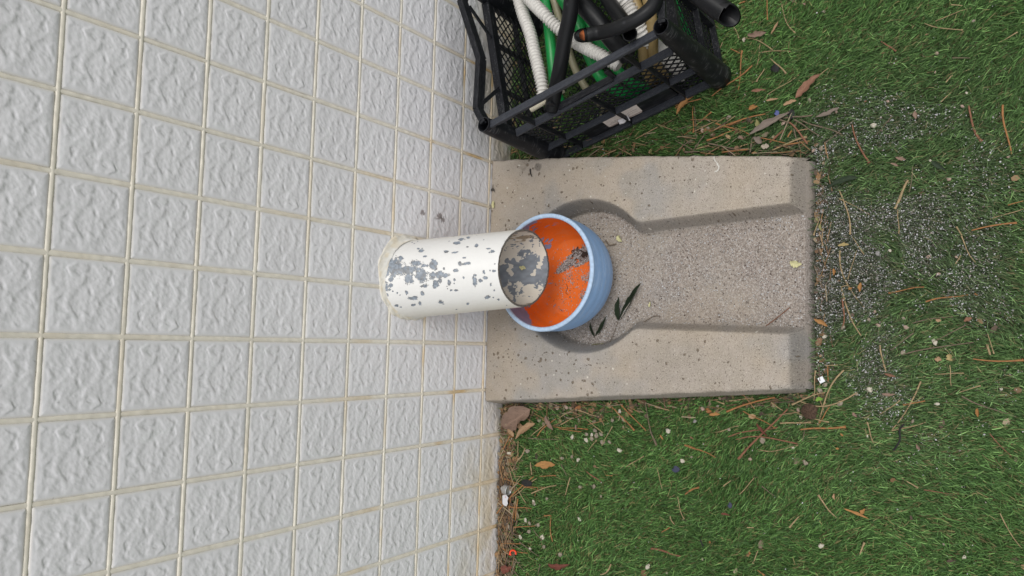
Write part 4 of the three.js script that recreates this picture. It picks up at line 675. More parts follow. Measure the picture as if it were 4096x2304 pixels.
  [-0.002,0.557,-0.029,0.553,0,6,'g',2],
  [-0.015,0.426,-0.018,0.482,0,5,'g',2],
  [-0.024,0.500,-0.023,0.551,0,6,'o',2],
  [-0.004,0.570,-0.021,0.620,0,4,'o',2],
  [0.033,0.406,0.040,0.453,0,4,'g',2],
  [-0.011,0.446,-0.007,0.474,0,6,'t',2],
  [-0.012,0.406,0.007,0.435,0,4,'g',2],
  [0.043,0.505,0.032,0.480,0,3,'t',2],
  [0.002,0.627,-0.010,0.621,0,6,'o',2],
  [-0.602,-0.014,-0.575,0.017,0.05,3,'g',3],
  [-0.636,0.016,-0.599,0.034,0.02,5,'o',3],
  [-0.635,0.024,-0.600,0.036,0,5,'o',3],
  [-0.644,0.056,-0.609,0.054,0,4,'t',3],
  [-0.594,0.104,-0.553,0.149,0.05,5,'o',3],
  [-0.581,0.074,-0.542,0.088,0,5,'t',3],
  [-0.600,0.080,-0.597,0.173,0,3.5,'g','thin grey wire like stem on the grass near the curled leaves'],
  [-0.596,0.086,-0.567,0.123,0,4,'t',3],
  [-0.571,0.142,-0.569,0.225,0,4,'o',3],
  [-0.574,0.156,-0.575,0.209,0,4,'o',3],
  [-0.553,0.153,-0.529,0.192,0,4,'t',3],
  [-0.771,0.005,-0.680,0.097,0.03,6,'o','long brown stalk propped across the silver cap at the wall foot'],
  [-0.716,0.093,-0.692,0.153,0.04,5,'t','tan stalk pointing from the silver cap out onto the grass'],
  [-0.731,0.042,-0.683,0.105,0,4,'t',3],
  [-0.694,0.021,-0.708,0.099,0,4,'o',3],
  [-0.705,0.049,-0.689,0.067,0,3,'t',3],
  [-0.683,0.065,-0.727,0.032,0,3,'t',3],
  [-0.669,0.033,-0.704,0.048,0,4,'t',3],
  [-0.648,0.056,-0.675,0.040,0,5,'t',3],
  [-0.622,0.071,-0.649,0.056,0.1,7,'t',3],
  [-0.783,0.034,-0.734,0.037,0,5,'o',3],
  [-0.779,0.045,-0.738,0.049,0,4,'t',3],
  [-0.780,0.052,-0.732,0.058,0,5,'o',3],
  [-0.795,0.010,-0.752,0.030,0,4,'t',3],
  [-0.805,0.043,-0.746,0.051,0,4,'o',3],
  [-0.782,0.021,-0.800,0.045,0,4,'g',3],
  [-0.752,0.035,-0.748,0.094,0,4,'o',3],
  [-0.827,0.026,-0.799,0.043,0,5,'t',3],
  [-0.792,0.008,-0.846,0.038,0.02,5,'g',3],
  [-0.801,0.023,-0.818,0.077,0,4,'g',3],
  [-0.834,0.018,-0.826,0.071,0,5,'o',3],
  [-0.843,0.023,-0.856,0.040,0,4,'o',3],
  [-0.854,0.022,-0.894,0.064,0,4,'g',3],
  [-0.846,0.040,-0.843,0.085,0,4,'o',3],
  [-0.859,0.053,-0.883,0.079,0,4,'g',3],
  [-0.688,0.044,-0.679,0.086,0,4,'t',3],
  [-0.677,0.112,-0.672,0.151,0,4,'o',3],
  [-0.651,0.089,-0.677,0.090,0,6,'t',3],
  [-0.706,0.072,-0.699,0.124,0,4,'o',3],
  [-0.721,0.100,-0.701,0.108,0,3,'o',3],
  [-0.823,0.065,-0.845,0.113,0,4,'g',3],
  [-0.756,0.141,-0.808,0.147,-0.06,5,'o','thin bent brown stalk standing off from the wall litter'],
  [-0.758,0.126,-0.755,0.141,0,5,'o',3],
  [-0.671,0.185,-0.708,0.176,0,5,'t',3],
  [-0.647,0.162,-0.669,0.178,0,4,'g',3],
  [-0.791,0.099,-0.813,0.121,0,4,'g',3],
  [-0.794,0.051,-0.782,0.105,0,4,'o',3],
  [-0.708,0.054,-0.739,0.078,0,4,'t',3],
  [-0.861,0.116,-0.884,0.112,0,4,'g',3],
  [-0.718,0.022,-0.730,-0.021,0,3,'g',3],
  [-0.505,0.350,-0.587,0.375,-0.04,5,'g','long dark grey stalk leading from the long side of the block onto the grass'],
  [-0.518,0.276,-0.562,0.329,0.02,5,'o',4],
  [-0.514,0.299,-0.560,0.354,0,5,'o',4],
  [-0.558,0.280,-0.599,0.258,0,3,'t',4],
  [-0.549,0.221,-0.573,0.260,0,4,'t',4],
  [-0.589,0.245,-0.615,0.222,0,4,'t',4],
  [-0.531,0.195,-0.541,0.250,0,5,'t',4],
  [-0.655,0.224,-0.671,0.256,0,6,'r','short reddish splinter on the lawn near the orange leaf'],
  [-0.580,0.433,-0.597,0.493,0.03,4,'o',4],
  [-0.635,0.312,-0.610,0.349,0,4,'t',4],
  [-0.673,0.434,-0.656,0.462,0.06,5,'o',4],
  [-0.657,0.267,-0.656,0.282,0,4,'o',4],
  [-0.829,0.283,-0.854,0.260,0.15,6,'t',4],
  [-0.811,0.209,-0.808,0.217,0,4,'t',4],
];
const PEBBLES = [
  [-0.456,0.756,0.0063,'w','large chalk white broken pebble on the grass beyond the block corner'],
  [-0.482,0.709,0.0059,'b','grey wedge shaped stone near the block corner and the dark clump'],
  [-0.473,0.855,0.0040,'w','bright white pebble alone on the outer grass'],
  [-0.444,0.942,0.0031,'w',1],
  [-0.465,0.735,0.0044,'b',1],
  [-0.462,0.676,0.0064,'b','brown flat stone against the outer corner of the block'],
  [-0.452,0.685,0.0050,'b',1],
  [-0.503,0.820,0.0038,'b',1],
  [-0.588,0.653,0.0058,'b',4],
  [-0.534,0.752,0.0030,'w',1],
  [-0.509,0.467,0.0055,'p',4],
  [-0.512,0.478,0.0069,'o','rust brown nut husk on the grass along the block edge'],
  [-0.557,0.399,0.0066,'w',4],
  [-0.610,0.429,0.0061,'w','cream pebble beside the blue scrap on the lawn'],
  [-0.593,0.557,0.0041,'p',4],
  [-0.498,0.641,0.0048,'p',4],
  [-0.510,0.645,0.0048,'w',4],
  [-0.589,0.652,0.0048,'b',4],
  [-0.534,0.452,0.0045,'k','small dark grey crumbly stone on the grass'],
  [-0.502,0.496,0.0032,'b',4],
  [-0.543,0.518,0.0043,'b',4],
  [-0.557,0.579,0.0067,'b',4],
  [-0.565,0.632,0.0026,'w',4],
  [-0.601,0.447,0.0034,'b',4],
  [-0.726,0.679,0.0057,'w','pale split pebble on the clean lawn away from everything'],
  [-0.753,0.484,0.0030,'o',4],
  [-0.760,0.557,0.0032,'o',4],
  [-0.786,0.470,0.0030,'b',4],
  [-0.824,0.400,0.0032,'b',4],
  [-0.707,0.890,0.0037,'w','whitish flat pebble on the outermost lawn corner'],
  [-0.692,0.862,0.0024,'b',4],
  [-0.530,0.150,0.0059,'p',4],
  [-0.528,0.172,0.0064,'p',4],
  [-0.529,0.182,0.0050,'b',4],
  [-0.527,0.200,0.0074,'o',4],
  [-0.527,0.295,0.0054,'w',4],
  [-0.570,0.240,0.0061,'b',4],
  [-0.576,0.255,0.0060,'b',4],
  [-0.579,0.233,0.0048,'w',4],
  [-0.579,0.221,0.0057,'b',4],
  [-0.587,0.233,0.0064,'b',4],
  [-0.591,0.221,0.0061,'w',4],
  [-0.580,0.244,0.0064,'b',4],
  [-0.592,0.258,0.0071,'b',4],
  [-0.590,0.274,0.0047,'b',4],
  [-0.604,0.297,0.0061,'w',4],
  [-0.633,0.203,0.0046,'w',4],
  [-0.588,0.188,0.0066,'w','angular white pebble on the lawn by the cluster of pebbles'],
  [-0.546,0.279,0.0054,'b',4],
  [-0.542,0.303,0.0053,'b',4],
  [-0.688,0.209,0.0057,'b',4],
  [-0.683,0.241,0.0056,'b',4],
  [-0.753,0.209,0.0049,'w',4],
  [-0.723,0.130,0.0048,'b',4],
  [-0.735,0.098,0.0062,'w',4],
  [-0.832,0.166,0.0064,'b',4],
  [-0.804,0.121,0.0066,'w',4],
  [-0.820,0.361,0.0073,'w',4],
  [-0.823,0.125,0.0055,'b',4],
  [-0.700,0.257,0.0044,'b',4],
  [-0.634,0.165,0.0047,'b',4],
  [-0.629,0.188,0.0046,'b',4],
  [-0.638,0.031,0.0063,'w',3],
  [-0.628,0.078,0.0061,'b',3],
  [-0.775,0.078,0.0056,'w',3],
  [-0.780,0.088,0.0051,'b',3],
  [-0.780,0.110,0.0060,'b',3],
  [-0.794,0.033,0.0079,'b','broad grey pebble lodged in the litter at the wall foot'],
  [-0.797,0.087,0.0056,'b',3],
  [-0.832,0.091,0.0045,'w',3],
  [-0.561,0.106,0.0050,'b',3],
  [-0.736,0.097,0.0060,'b',3],
  [-0.813,0.066,0.0057,'w',3],
  [-0.006,0.763,0.0060,'w','knobbly cream stone with a stem, on the grass off the crate side'],
  [-0.110,0.874,0.0044,'p','pinkish beige pebble on the gritty grass, farthest out of its row'],
  [-0.149,0.680,0.0052,'k','grey rounded stone close to the block end'],
  [0.007,0.894,0.0035,'p',1],
  [0.026,0.703,0.0037,'p',1],
  [-0.038,0.665,0.0031,'p',1],
  [-0.083,0.955,0.0027,'p',1],
  [-0.038,0.679,0.0038,'b',1],
  [-0.077,0.848,0.0029,'w',1],
  [-0.111,0.816,0.0013,'p',1],
  [-0.235,0.844,0.0042,'p',1],
  [-0.264,0.858,0.0038,'p',1],
  [-0.348,0.769,0.0044,'p',1],
  [-0.351,0.811,0.0043,'p',1],
  [-0.369,0.684,0.0048,'w','chunky white stone against the grit by the block end'],
  [-0.223,0.787,0.0037,'w',1],
  [-0.374,0.852,0.0060,'w','crumbled white lump in the outer part of the grit'],
  [-0.227,0.769,0.0052,'k',1],
  [-0.272,0.749,0.0042,'k',1],
  [-0.274,0.736,0.0039,'k',1],
  [-0.269,0.768,0.0041,'k',1],
  [-0.353,0.714,0.0050,'b',1],
  [-0.237,0.884,0.0031,'p',1],
  [-0.297,0.910,0.0027,'o',1],
  [-0.392,0.806,0.0053,'b',1],
  [-0.338,0.755,0.0042,'b',1],
  [-0.222,0.698,0.0040,'b',1],
  [-0.325,0.764,0.0031,'p',1],
  [-0.336,0.807,0.0033,'b',1],
  [0.024,0.460,0.0059,'p',2],
  [0.027,0.471,0.0047,'b',2],
  [0.017,0.612,0.0049,'p','pink pebble under the grey strip of bark between crate and block'],
  [0.044,0.512,0.0045,'b',2],
  [0.018,0.573,0.0057,'b',2],
  [0.053,0.658,0.0054,'b',5],
  [0.050,0.641,0.0020,'w',5],
  [0.082,0.542,0.0026,'b',5],
  [-0.039,0.665,0.0040,'p',2],
  [-0.036,0.678,0.0046,'b',2],
  [0.001,0.533,0.0052,'b',2],
  [0.101,0.858,0.0045,'p','round beige pebble alone on the grass outside the crate'],
  [0.070,0.856,0.0021,'p',5],
  [0.028,0.900,0.0025,'w',5],
  [0.032,0.785,0.0034,'p',5],
  [0.145,0.911,0.0031,'b',5],
  [0.211,0.682,0.0035,'b',5],
];
const LEAVES = [
  [-0.539,0.089,-0.576,0.006,0.5,'brown',0.5,'large spotted brown leaf curled in the corner of wall and block'],
  [-0.601,0.044,-0.569,0.038,0.5,'tan',0.3,'tan leaf standing under the large spotted brown leaf'],
  [-0.569,0.102,-0.607,0.049,0.28,'tan',0.3,'ragged tan leaf pointing away from the wall corner'],
  [-0.656,0.099,-0.649,0.152,0.26,'orange',0.1,'orange split leaf lying flat on the lawn'],
  [-0.853,0.139,-0.844,0.192,0.22,'red',0.5,'dark red curled leaf on the lawn near the wall foot'],
  [-0.891,0.021,-0.877,0.050,0.5,'red',0.3,'small dark red leaf scrap in the litter at the wall foot'],
  [-0.570,0.054,-0.579,0.071,0.6,'tan',0.3,'small tan leaf folded against the large brown leaf'],
  [-0.548,0.125,-0.577,0.144,0.3,'brown',0.5,'narrow brown curled leaf beside the block side wall'],
  [-0.561,0.198,-0.573,0.200,0.6,'brown',0.3,'small brown leaf scrap on a stalk near the block side'],
  [0.060,0.634,0.094,0.678,0.32,'redbrown',0.3,'torn reddish brown oak like leaf on the grass between crate and grit'],
  [0.037,0.626,0.002,0.552,0.17,'bark',0.25,'long grey strip of bark between crate and block end'],
  [-0.017,0.574,-0.003,0.559,0.5,'bark',0.2,'broad grey leaf scrap under the strip of bark'],
  [0.030,0.709,0.021,0.668,0.2,'bark',0.3,'curved grey brown leaf near the white grit off the crate'],
  [0.093,0.441,0.060,0.410,0.25,'orange',0.3,'tan strap leaf beneath the crate label'],
  [0.085,0.555,0.083,0.582,0.25,'redbrown',0.3,'small reddish leaf on the grass between crate and bark strip'],
  [0.063,0.582,0.063,0.605,0.2,'tan',0.2,'small narrow tan leaf on the grass by the crate'],
  [0.050,0.613,0.054,0.637,0.3,'tan',0.2,'double tan leaf scrap next to the torn reddish leaf'],
  [0.051,0.550,0.054,0.568,0.5,'orange',0.5,'shiny orange brown husk on the grass by the crate'],
  [-0.020,0.574,-0.023,0.589,0.7,'pale',0.2,'pale papery scrap beside the block edge and bark strip'],
  [0.031,0.566,0.011,0.565,0.4,'olive',0.4,'olive leaf in the litter between crate and block'],
  [0.004,0.533,-0.005,0.541,0.6,'brown',0.4,'curled brown leaf scrap beside the litter stalks'],
  [0.194,0.547,0.193,0.582,0.3,'brown',0.4,'crumpled brown leaf on the grass outside the crate'],
  [0.188,0.590,0.208,0.604,0.25,'tan',0.5,'slender curled tan leaf with a hooked stem by the crate'],
  [0.182,0.540,0.190,0.543,0.7,'pale',0.3,'pale papery leaf base at the end of a bent straw'],
  [0.233,0.647,0.228,0.652,0.5,'brown',0.3,'tiny curled brown leaf far from the crate on the grass'],
  [-0.097,0.739,-0.111,0.688,0.2,'darkgreen',0.4,'blackish green leaf lying in the white grit by the block end'],
  [-0.080,0.850,-0.098,0.870,0.3,'darkgreen',0.3,'blackish green leaf out on the grit strewn grass'],
  [0.008,0.826,-0.006,0.828,0.5,'brown',0.4,'dark brown husk out on the green grass past the grit'],
  [-0.066,0.797,-0.072,0.813,0.4,'brown',0.3,'dark brown rotten leaf flake in the gritty grass'],
  [-0.075,0.789,-0.084,0.800,0.35,'brown',0.3,'small brown husk beside the rotten leaf flake'],
  [-0.160,0.672,-0.167,0.674,0.6,'olive',0.3,'tiny yellow green leaf on a stem at the block end'],
  [-0.172,0.677,-0.184,0.681,0.5,'olive',0.3,'small green leaf on the same stem at the block end'],
  [-0.211,0.706,-0.212,0.725,0.35,'yellow',0.3,'yellow tan curled leaf in the grit by the block end'],
  [-0.251,0.700,-0.263,0.699,0.5,'orange',0.5,'orange brown seed husk in the grit nearest the block end'],
  [-0.276,0.743,-0.292,0.741,0.5,'orange',0.5,'orange brown seed husk beside the curved tan stem'],
  [-0.338,0.667,-0.352,0.690,0.3,'orange',0.3,'glossy orange leaf wedged at the block end'],
  [-0.393,0.871,-0.403,0.877,0.8,'yellow',0.3,'crumpled yellow leaf out in the grass past the grit'],
  [-0.401,0.852,-0.403,0.862,0.8,'tan',0.2,'tan triangular leaf scrap past the grit'],
  [-0.340,0.893,-0.336,0.905,0.7,'redbrown',0.4,'rusty crumpled leaf at the outer border of the grit'],
  [-0.338,0.854,-0.339,0.862,0.7,'tan',0.2,'tan square leaf scrap in the grit'],
  [-0.287,0.723,-0.285,0.730,0.6,'orange',0.4,'small orange seed beside the orange brown husks'],
  [-0.479,0.670,-0.477,0.683,0.55,'green',0.2,'fresh green round leaf at the outer corner of the block'],
  [-0.461,0.775,-0.460,0.796,0.25,'brown',0.3,'flat brown leaf on the grass beyond the block corner'],
  [-0.475,0.910,-0.489,0.911,0.5,'orange',0.7,'orange brown oval nut out on the lawn'],
  [-0.428,0.779,-0.432,0.796,0.35,'redbrown',0.5,'curled reddish leaf at the tip of a straw in the grit'],
  [-0.532,0.711,-0.536,0.716,0.6,'orange',0.3,'tiny orange scrap on the lawn off the block corner'],
  [-0.558,0.703,-0.558,0.709,0.6,'orange',0.2,'small orange triangular scrap on the lawn'],
  [-0.539,0.825,-0.548,0.831,0.5,'brown',0.4,'dark brown shrivelled leaf on the lawn past the black stem'],
  [-0.495,0.730,-0.503,0.737,0.5,'brown',0.4,'small dark husk on the lawn off the block corner'],
  [-0.519,0.481,-0.518,0.503,0.3,'orange',0.3,'ragged light brown leaf beside the rust brown husk'],
  [-0.565,0.384,-0.574,0.391,0.4,'orange',0.3,'narrow orange leaf flake near the block long side'],
  [-0.563,0.444,-0.567,0.452,0.4,'redbrown',0.2,'small reddish flake on the lawn alongside the block'],
  [-0.527,0.569,-0.548,0.590,0.25,'red',0.6,'curled dark red leaf under the crossed stalks'],
  [-0.696,0.506,-0.699,0.523,0.3,'red',0.4,'dark red brown leaf flake on the clean lawn'],
  [-0.657,0.715,-0.669,0.755,0.12,'orange',0.2,'orange stem with leaflet on the outer lawn'],
  [-0.662,0.742,-0.652,0.749,0.6,'orange',0.3,'small orange leaflet on the outer lawn'],
  [-0.634,0.701,-0.645,0.702,0.4,'tan',0.4,'frayed tan stalk stub on the clean lawn'],
];

{
  const TONE = { o: [0.27, 0.125, 0.045], r: [0.185, 0.082, 0.046], t: [0.28, 0.205, 0.11], g: [0.14, 0.105, 0.072] };
  const bark = greyMap(128, 128, (u, v) => 0.6 * noise(u * 40, v * 10) + 0.4 * noise(u * 9, v * 60));
  const mats = {}; for (const k in TONE) { const c = TONE[k], t = colourMap(128, 128, (u, v) => { const f = 0.62 + 0.55 * noise(u * 30, v * 9) + 0.22 * noise(u * 6, v * 50), d = noise(u * 14 + 40, v * 20) > 0.82 ? 0.6 : 1; return c.map((e) => e * f * d); }); t.repeat.set(60, 18); mats[k] = std({ map: t, bumpMap: bark, bumpScale: 0.0005, roughness: 0.85 }); }
  TWIGS.forEach(([x0, z0, x1, z1, bend, w, tone, what]) => {
    const y0 = rr(0.002, 0.008), y1 = rr(0.001, 0.007), dx = x1 - x0, dz = z1 - z0, pts = [], n = 5, j = rr(-0.02, 0.02);
    for (let i = 0; i <= n; i++) { const t = i / n, b = bend * 4 * t * (1 - t) + j * Math.sin(t * 6.28); pts.push(V(dx * t + dz * b, mix(0, y1 - y0, t) + 0.004 * t * (1 - t), dz * t - dx * b)); }
    const knob = rnd(), kf = rr(0.35, 0.8), rev = rnd() < 0.5;
    const g = hose(pts, w * 0.00026, { sides: 7, step: 0.006, taper: (t) => { const s = rev ? 1 - t : t; return (1.05 - 0.3 * s) * (1 + (knob > 0.45 ? kf * Math.exp(-s * 16) : 0)) * (0.94 + 0.12 * noise(t * 9, w)); } });
    const m = mesh('twig', g, mats[tone]); m.name = numbered('twig'); m.position.set(x0, y0, z0);
    const d = WHERE.twig[what]; tag(m, d ? single('twig', (x0 + x1) / 2, (z0 + z1) / 2, TWIGS.map((q) => [(q[0] + q[2]) / 2, (q[1] + q[3]) / 2]), lookTwig(dx, dz, bend, tone)) : what, 'twig', d && d[1]);
  });
  const SM = { w: [0.47, 0.43, 0.35], b: [0.25, 0.21, 0.16], p: [0.34, 0.25, 0.20], o: [0.28, 0.12, 0.045], k: [0.23, 0.22, 0.21] }, sm = {};
  for (const k in SM) { const c = SM[k]; sm[k] = std({ map: colourMap(64, 64, (u, v) => { const f = 0.75 + 0.45 * noise(u * 64, v * 64) * noise(u * 16, v * 16) + 0.1; return c.map((e) => e * f); }), roughness: 0.9 }); }
  const stone = [0, 1, 2, 3, 4].map(() => { const base = lump(1, 0.6), q0 = base.attributes.position; for (let i = 0; i < q0.count; i++) { const f = rr(0.78, 1.15); q0.setXYZ(i, q0.getX(i) * f, q0.getY(i) * f, q0.getZ(i) * f * 0.85); } const g = base.toNonIndexed(); g.computeVertexNormals(); const p = g.attributes.position, uv = []; for (let i = 0; i < p.count; i++) uv.push(p.getX(i), p.getZ(i)); g.setAttribute('uv', new THREE.Float32BufferAttribute(uv, 2)); return g; });
  PEBBLES.forEach(([x, z, r, tone, what], i) => {
    const m = mesh('pebble', stone[i % 5], sm[tone]); m.name = numbered('pebble'); m.position.set(x, 0.0035 + r * 0.1, z); m.scale.set(r * rr(0.8, 1.0), r * rr(0.7, 0.95), r * rr(0.65, 0.85)); m.rotation.set(rr(-0.4, 0.4), rr(0, 6.28), rr(-0.4, 0.4));
    const d = WHERE.stone[what]; tag(m, d ? single('pebble', x, z, PEBBLES, (r > 0.0105 ? 'larger ' : 'small ') + { w: 'cream white', b: 'grey brown', p: 'pinkish', o: 'rust brown', k: 'dark grey' }[tone]) : what, 'pebble', d && d[1]);
  });
  const LC = { brown: [0.205, 0.135, 0.10], tan: [0.32, 0.205, 0.115], orange: [0.31, 0.155, 0.05], red: [0.145, 0.045, 0.03], redbrown: [0.21, 0.105, 0.065], bark: [0.17, 0.135, 0.11], pale: [0.34, 0.29, 0.23], olive: [0.20, 0.19, 0.075], darkgreen: [0.018, 0.032, 0.014], yellow: [0.32, 0.25, 0.11], green: [0.14, 0.26, 0.035], cream: [0.5, 0.47, 0.26] }, lm = {};
  for (const k in LC) { const c = LC[k]; lm[k] = std({ map: colourMap(128, 128, (u, v) => { const vein = sstep(0.03, 0.0, Math.abs(v - 0.5)) * 0.25 + sstep(0.06, 0, Math.abs((((u * 7 - Math.abs(v - 0.5) * 5) % 1) + 1) % 1 - 0.5)) * 0.1, f = 0.78 + 0.4 * fbm(u * 7, v * 7, 3) + vein, d = noise(u * 34, v * 34 + 9) > 0.86 ? 0.55 : 1; return c.map((e) => e * f * d); }), roughness: 0.8 }); }
  const leaf = (a, b, wr, tone, curl, lift = 0) => { // a leaf blade from stalk end a to tip b, with a fold along its rib and a torn edge
    const d = b.clone().sub(a), L = d.length(), x = d.clone().normalize(), n = V(0, 1, 0), side = new THREE.Vector3().crossVectors(x, n).normalize(), up = new THREE.Vector3().crossVectors(side, x), o = rnd() * 90, fat = rr(0.75, 1.15), roll = rr(-0.35, 0.35), sway = rr(-0.13, 0.13);
    const th = 0.0003, sheet = (off) => grid(16, 8, (u, v) => { const q = v * 2 - 1, wid = Math.pow(Math.sin(Math.pow(u, fat) * Math.PI), 0.75) * (1 - 0.25 * u) + 0.02, w = L * wr * 0.5 * wid * (1 + 0.7 * (noise(u * 9 + o, q > 0 ? 3 : 8) - 0.5) + 0.25 * (noise(u * 22 + o, q > 0 ? 30 : 48) - 0.5)), lift2 = L * wr * curl * (Math.abs(q) ** 1.5) * wid * 0.9 + L * 0.10 * curl * Math.sin(u * 3 + o) + L * 0.02 * noise(u * 6 + o, v * 5);
      const p = x.clone().multiplyScalar(u * L).addScaledVector(side, q * w * Math.cos(curl * 0.8) + sway * L * Math.sin(u * 2.6 + 0.3 * sway * 9)).addScaledVector(up, lift2 + q * roll * w + off); return [p.x, p.y + lift, p.z]; });
    const g = mergeGeometries([sheet(0), sheet(-th)]); return [g, lm[tone]];
  };
  LEAVES.forEach(([x0, z0, x1, z1, wr, tone, curl, what]) => {
    const a = V(x0, 0.008, Math.max(0.004, z0)), b = V(x1, 0.009, Math.max(0.004, z1)); const [g, mt] = leaf(a, b, wr, tone, curl); const nm = /bark/.test(what) && tone === 'bark' ? 'bark_strip' : /husk|nut|seed/.test(what) ? 'seed_husk' : 'fallen_leaf';
    const m = mesh(nm, g, mt); m.name = numbered(nm); m.position.copy(a); tag(m, what, nm === 'fallen_leaf' ? 'leaf' : nm === 'seed_husk' ? 'husk' : 'bark');
  });
  // dark wilted leaves in the channel: two pairs on stalks, one flat by the basin wall
  const fy = FLOOR + 0.003;
  const pair = (base, tips, label) => { const g = thing('wilted_leaf_pair', base.x, fy, base.z); for (const [tx, tz, wr] of tips) { const [q, mt] = leaf(V(0, 0, 0), V(tx - base.x, 0.006, tz - base.z), wr, 'darkgreen', 0.95); mesh('leaf', q, mt, g); } return tag(g, label, 'leaf'); };
  const p1 = pair(V(-0.348, 0, 0.293), [[-0.297, 0.300, 0.27], [-0.272, 0.349, 0.19]], 'larger pair of dark wilted leaves in the block channel');
  mesh('stalk', hose([V(0, 0, 0), V(-0.012, 0.001, -0.004), V(-0.040, 0.001, -0.016)], 0.0006, { sides: 6 }), mats.g, p1);
  pair(V(-0.379, 0, 0.240), [[-0.349, 0.236, 0.26], [-0.336, 0.272, 0.18]], 'smaller pair of dark wilted leaves beside the blue bowl');
  { const [q, mt] = leaf(V(0, 0, 0), V(0.006, 0.003, 0.040), 0.22, 'olive', 0.5); const m = mesh('fallen_leaf', q, mt); m.name = numbered('fallen_leaf'); m.position.set(-0.399, fy, 0.228); tag(m, 'dark olive leaf lying along the basin wall of the block', 'leaf'); }
  // small pale petals
  for (const [x, y, z, dx, dz, label] of [[-0.173, fy, 0.288, -0.013, 0.012, 'cream petal in the basin beside the blue bowl'], [-0.318, fy, 0.360, 0.010, 0.003, 'cream petal in the middle of the block channel'], [-0.238, fy, 0.628, -0.004, 0.021, 'cream petal near the open end of the block channel'], [-0.104, TOP + 0.001, 0.009, 0.016, 0.003, 'yellow petal on the block top close to the tiled wall'], [-0.080, TOP + 0.001, 0.132, 0.005, 0.006, 'tiny white petal on the block top near the crate']]) { const [q, mt] = leaf(V(0, 0, 0), V(dx, 0.002, dz), 0.6, label.startsWith('tiny') ? 'pale' : 'cream', 0.3); const m = mesh('petal', q, mt); m.position.set(x, y, z); tag(m, label, 'petal'); }
  { const [q, mt] = leaf(V(0, 0, 0), V(-0.004, -0.004, 0.014), 0.62, 'cream', 0.3); const m = mesh('petal', q, mt); m.position.set(-0.2375, 0.1685, 0.0); tag(m, 'yellow petal stuck inside the mouth of the drain pipe', 'petal');
    const D = V(PIPE.dx, -PIPE.slope, 1).normalize(); m.position.set(PIPE.x + PIPE.dx * 0.13 + 0.016, PIPE.y - PIPE.slope * 0.13 - 0.0815, 0.13); }
  // twigs on the block
  const onBlock = (pts, r, k, label) => { const m = mesh('twig', hose(pts.map((p) => p.clone().sub(pts[0])), r, { sides: 6, step: 0.004 }), mats[k]); m.name = numbered('twig'); m.position.copy(pts[0]); tag(m, label, 'twig'); };
  onBlock([V(-0.352, fy, 0.587), V(-0.336, fy + 0.001, 0.608), V(-0.319, fy, 0.628)], 0.0009, 'r', 'thin brown twig in the channel near its open end');
  onBlock([V(-0.355, fy, 0.334), V(-0.348, fy + 0.002, 0.35), V(-0.336, fy, 0.371), V(-0.336, fy, 0.384)], 0.0008, 'g', 'crooked dark twig at the neck of the block channel');
  onBlock([V(-0.182, fy, 0.262), V(-0.192, fy + 0.002, 0.272), V(-0.190, fy + 0.001, 0.286)], 0.0012, 'g', 'short dark twig against the blue bowl in the basin');
  { const blackM = std({ color: lin(0.008, 0.008, 0.008), roughness: 0.8 }); const m = mesh('charred_splinter', hose([V(0, 0, 0), V(-0.008, 0.0006, 0.001), V(-0.018, 0, 0.005)], 0.0011, { sides: 6, taper: (t) => 1.5 - Math.abs(t - 0.15) }), blackM); m.position.set(-0.026, TOP + 0.0012, 0.103); tag(m, 'tiny black splinter on the block top by the crate', 'splinter');
    const q = mesh('black_strand', hose([V(-0.5085, 0.009, 0.808), V(-0.5175, 0.011, 0.8016), V(-0.533, 0.011, 0.802), V(-0.545, 0.012, 0.797), V(-0.552, 0.009, 0.792)].map((p) => p.sub(V(-0.5085, 0.009, 0.808))), 0.0015, { sides: 7 }), blackM); q.position.set(-0.5085, 0.009, 0.808); tag(q, 'wavy black shrivelled strand on the lawn off the block corner', 'strand');
    const s = mesh('black_strand', hose([V(0, 0, 0), V(-0.004, 0.001, 0.002), V(-0.0117, 0, 0.006)], 0.0012, { sides: 6 }), blackM); s.name = numbered('black_strand'); s.position.set(-0.7497, 0.009, 0.4674); tag(s, 'small black strand on the clean lawn', 'strand');
    const c = mesh('root_clump', lump(3, 0.7), std({ map: colourMap(64, 64, (u, v) => { const f = noise(u * 60, v * 14); return [0.10 * f + 0.02, 0.06 * f + 0.012, 0.04 * f + 0.008]; }), roughness: 1 })); c.position.set(-0.4995, 0.006, 0.660); c.scale.set(0.014, 0.009, 0.012); tag(c, 'dark fibrous clump on the grass at the outer corner of the block', 'clump');
    const hair = []; for (let i = 0; i < 70; i++) { const a = rr(0, 6.28), b = rr(0.2, 1.4), p = V(Math.cos(a) * Math.sin(b) * 0.019, Math.cos(b) * 0.010, Math.sin(a) * Math.sin(b) * 0.015), t = V(rr(-1, 1), rr(-0.3, 0.3), rr(-1, 1)).multiplyScalar(0.008); hair.push(hose([p, p.clone().add(t).multiplyScalar(1.03), p.clone().addScaledVector(t, 2)], 0.0004, { sides: 4, step: 0.006 })); }
    const hm = mesh('fibre', mergeGeometries(hair), std({ color: lin(0.085, 0.05, 0.03) })); scene.remove(hm); hm.name = 'fibre'; hm.scale.set(0.75 / 0.014, 0.75 / 0.009, 0.75 / 0.012); hm.userData.kind = 'stuff'; c.add(hm);
    const oval = mesh('black_scrap', lump(2, 0.3), blackM); oval.position.set(-0.695, 0.008, 0.081); oval.scale.set(0.007, 0.006, 0.013); tag(oval, 'black oval scrap half under the stalks near the silver cap', 'scrap');
    const dk = mesh('black_scrap', lump(2, 0.5), blackM); dk.name = numbered('black_scrap'); dk.position.set(0.122, 0.004, 0.5985); dk.scale.set(0.008, 0.006, 0.008); tag(dk, 'black round scrap sunk in the grass by the crate corner', 'scrap');
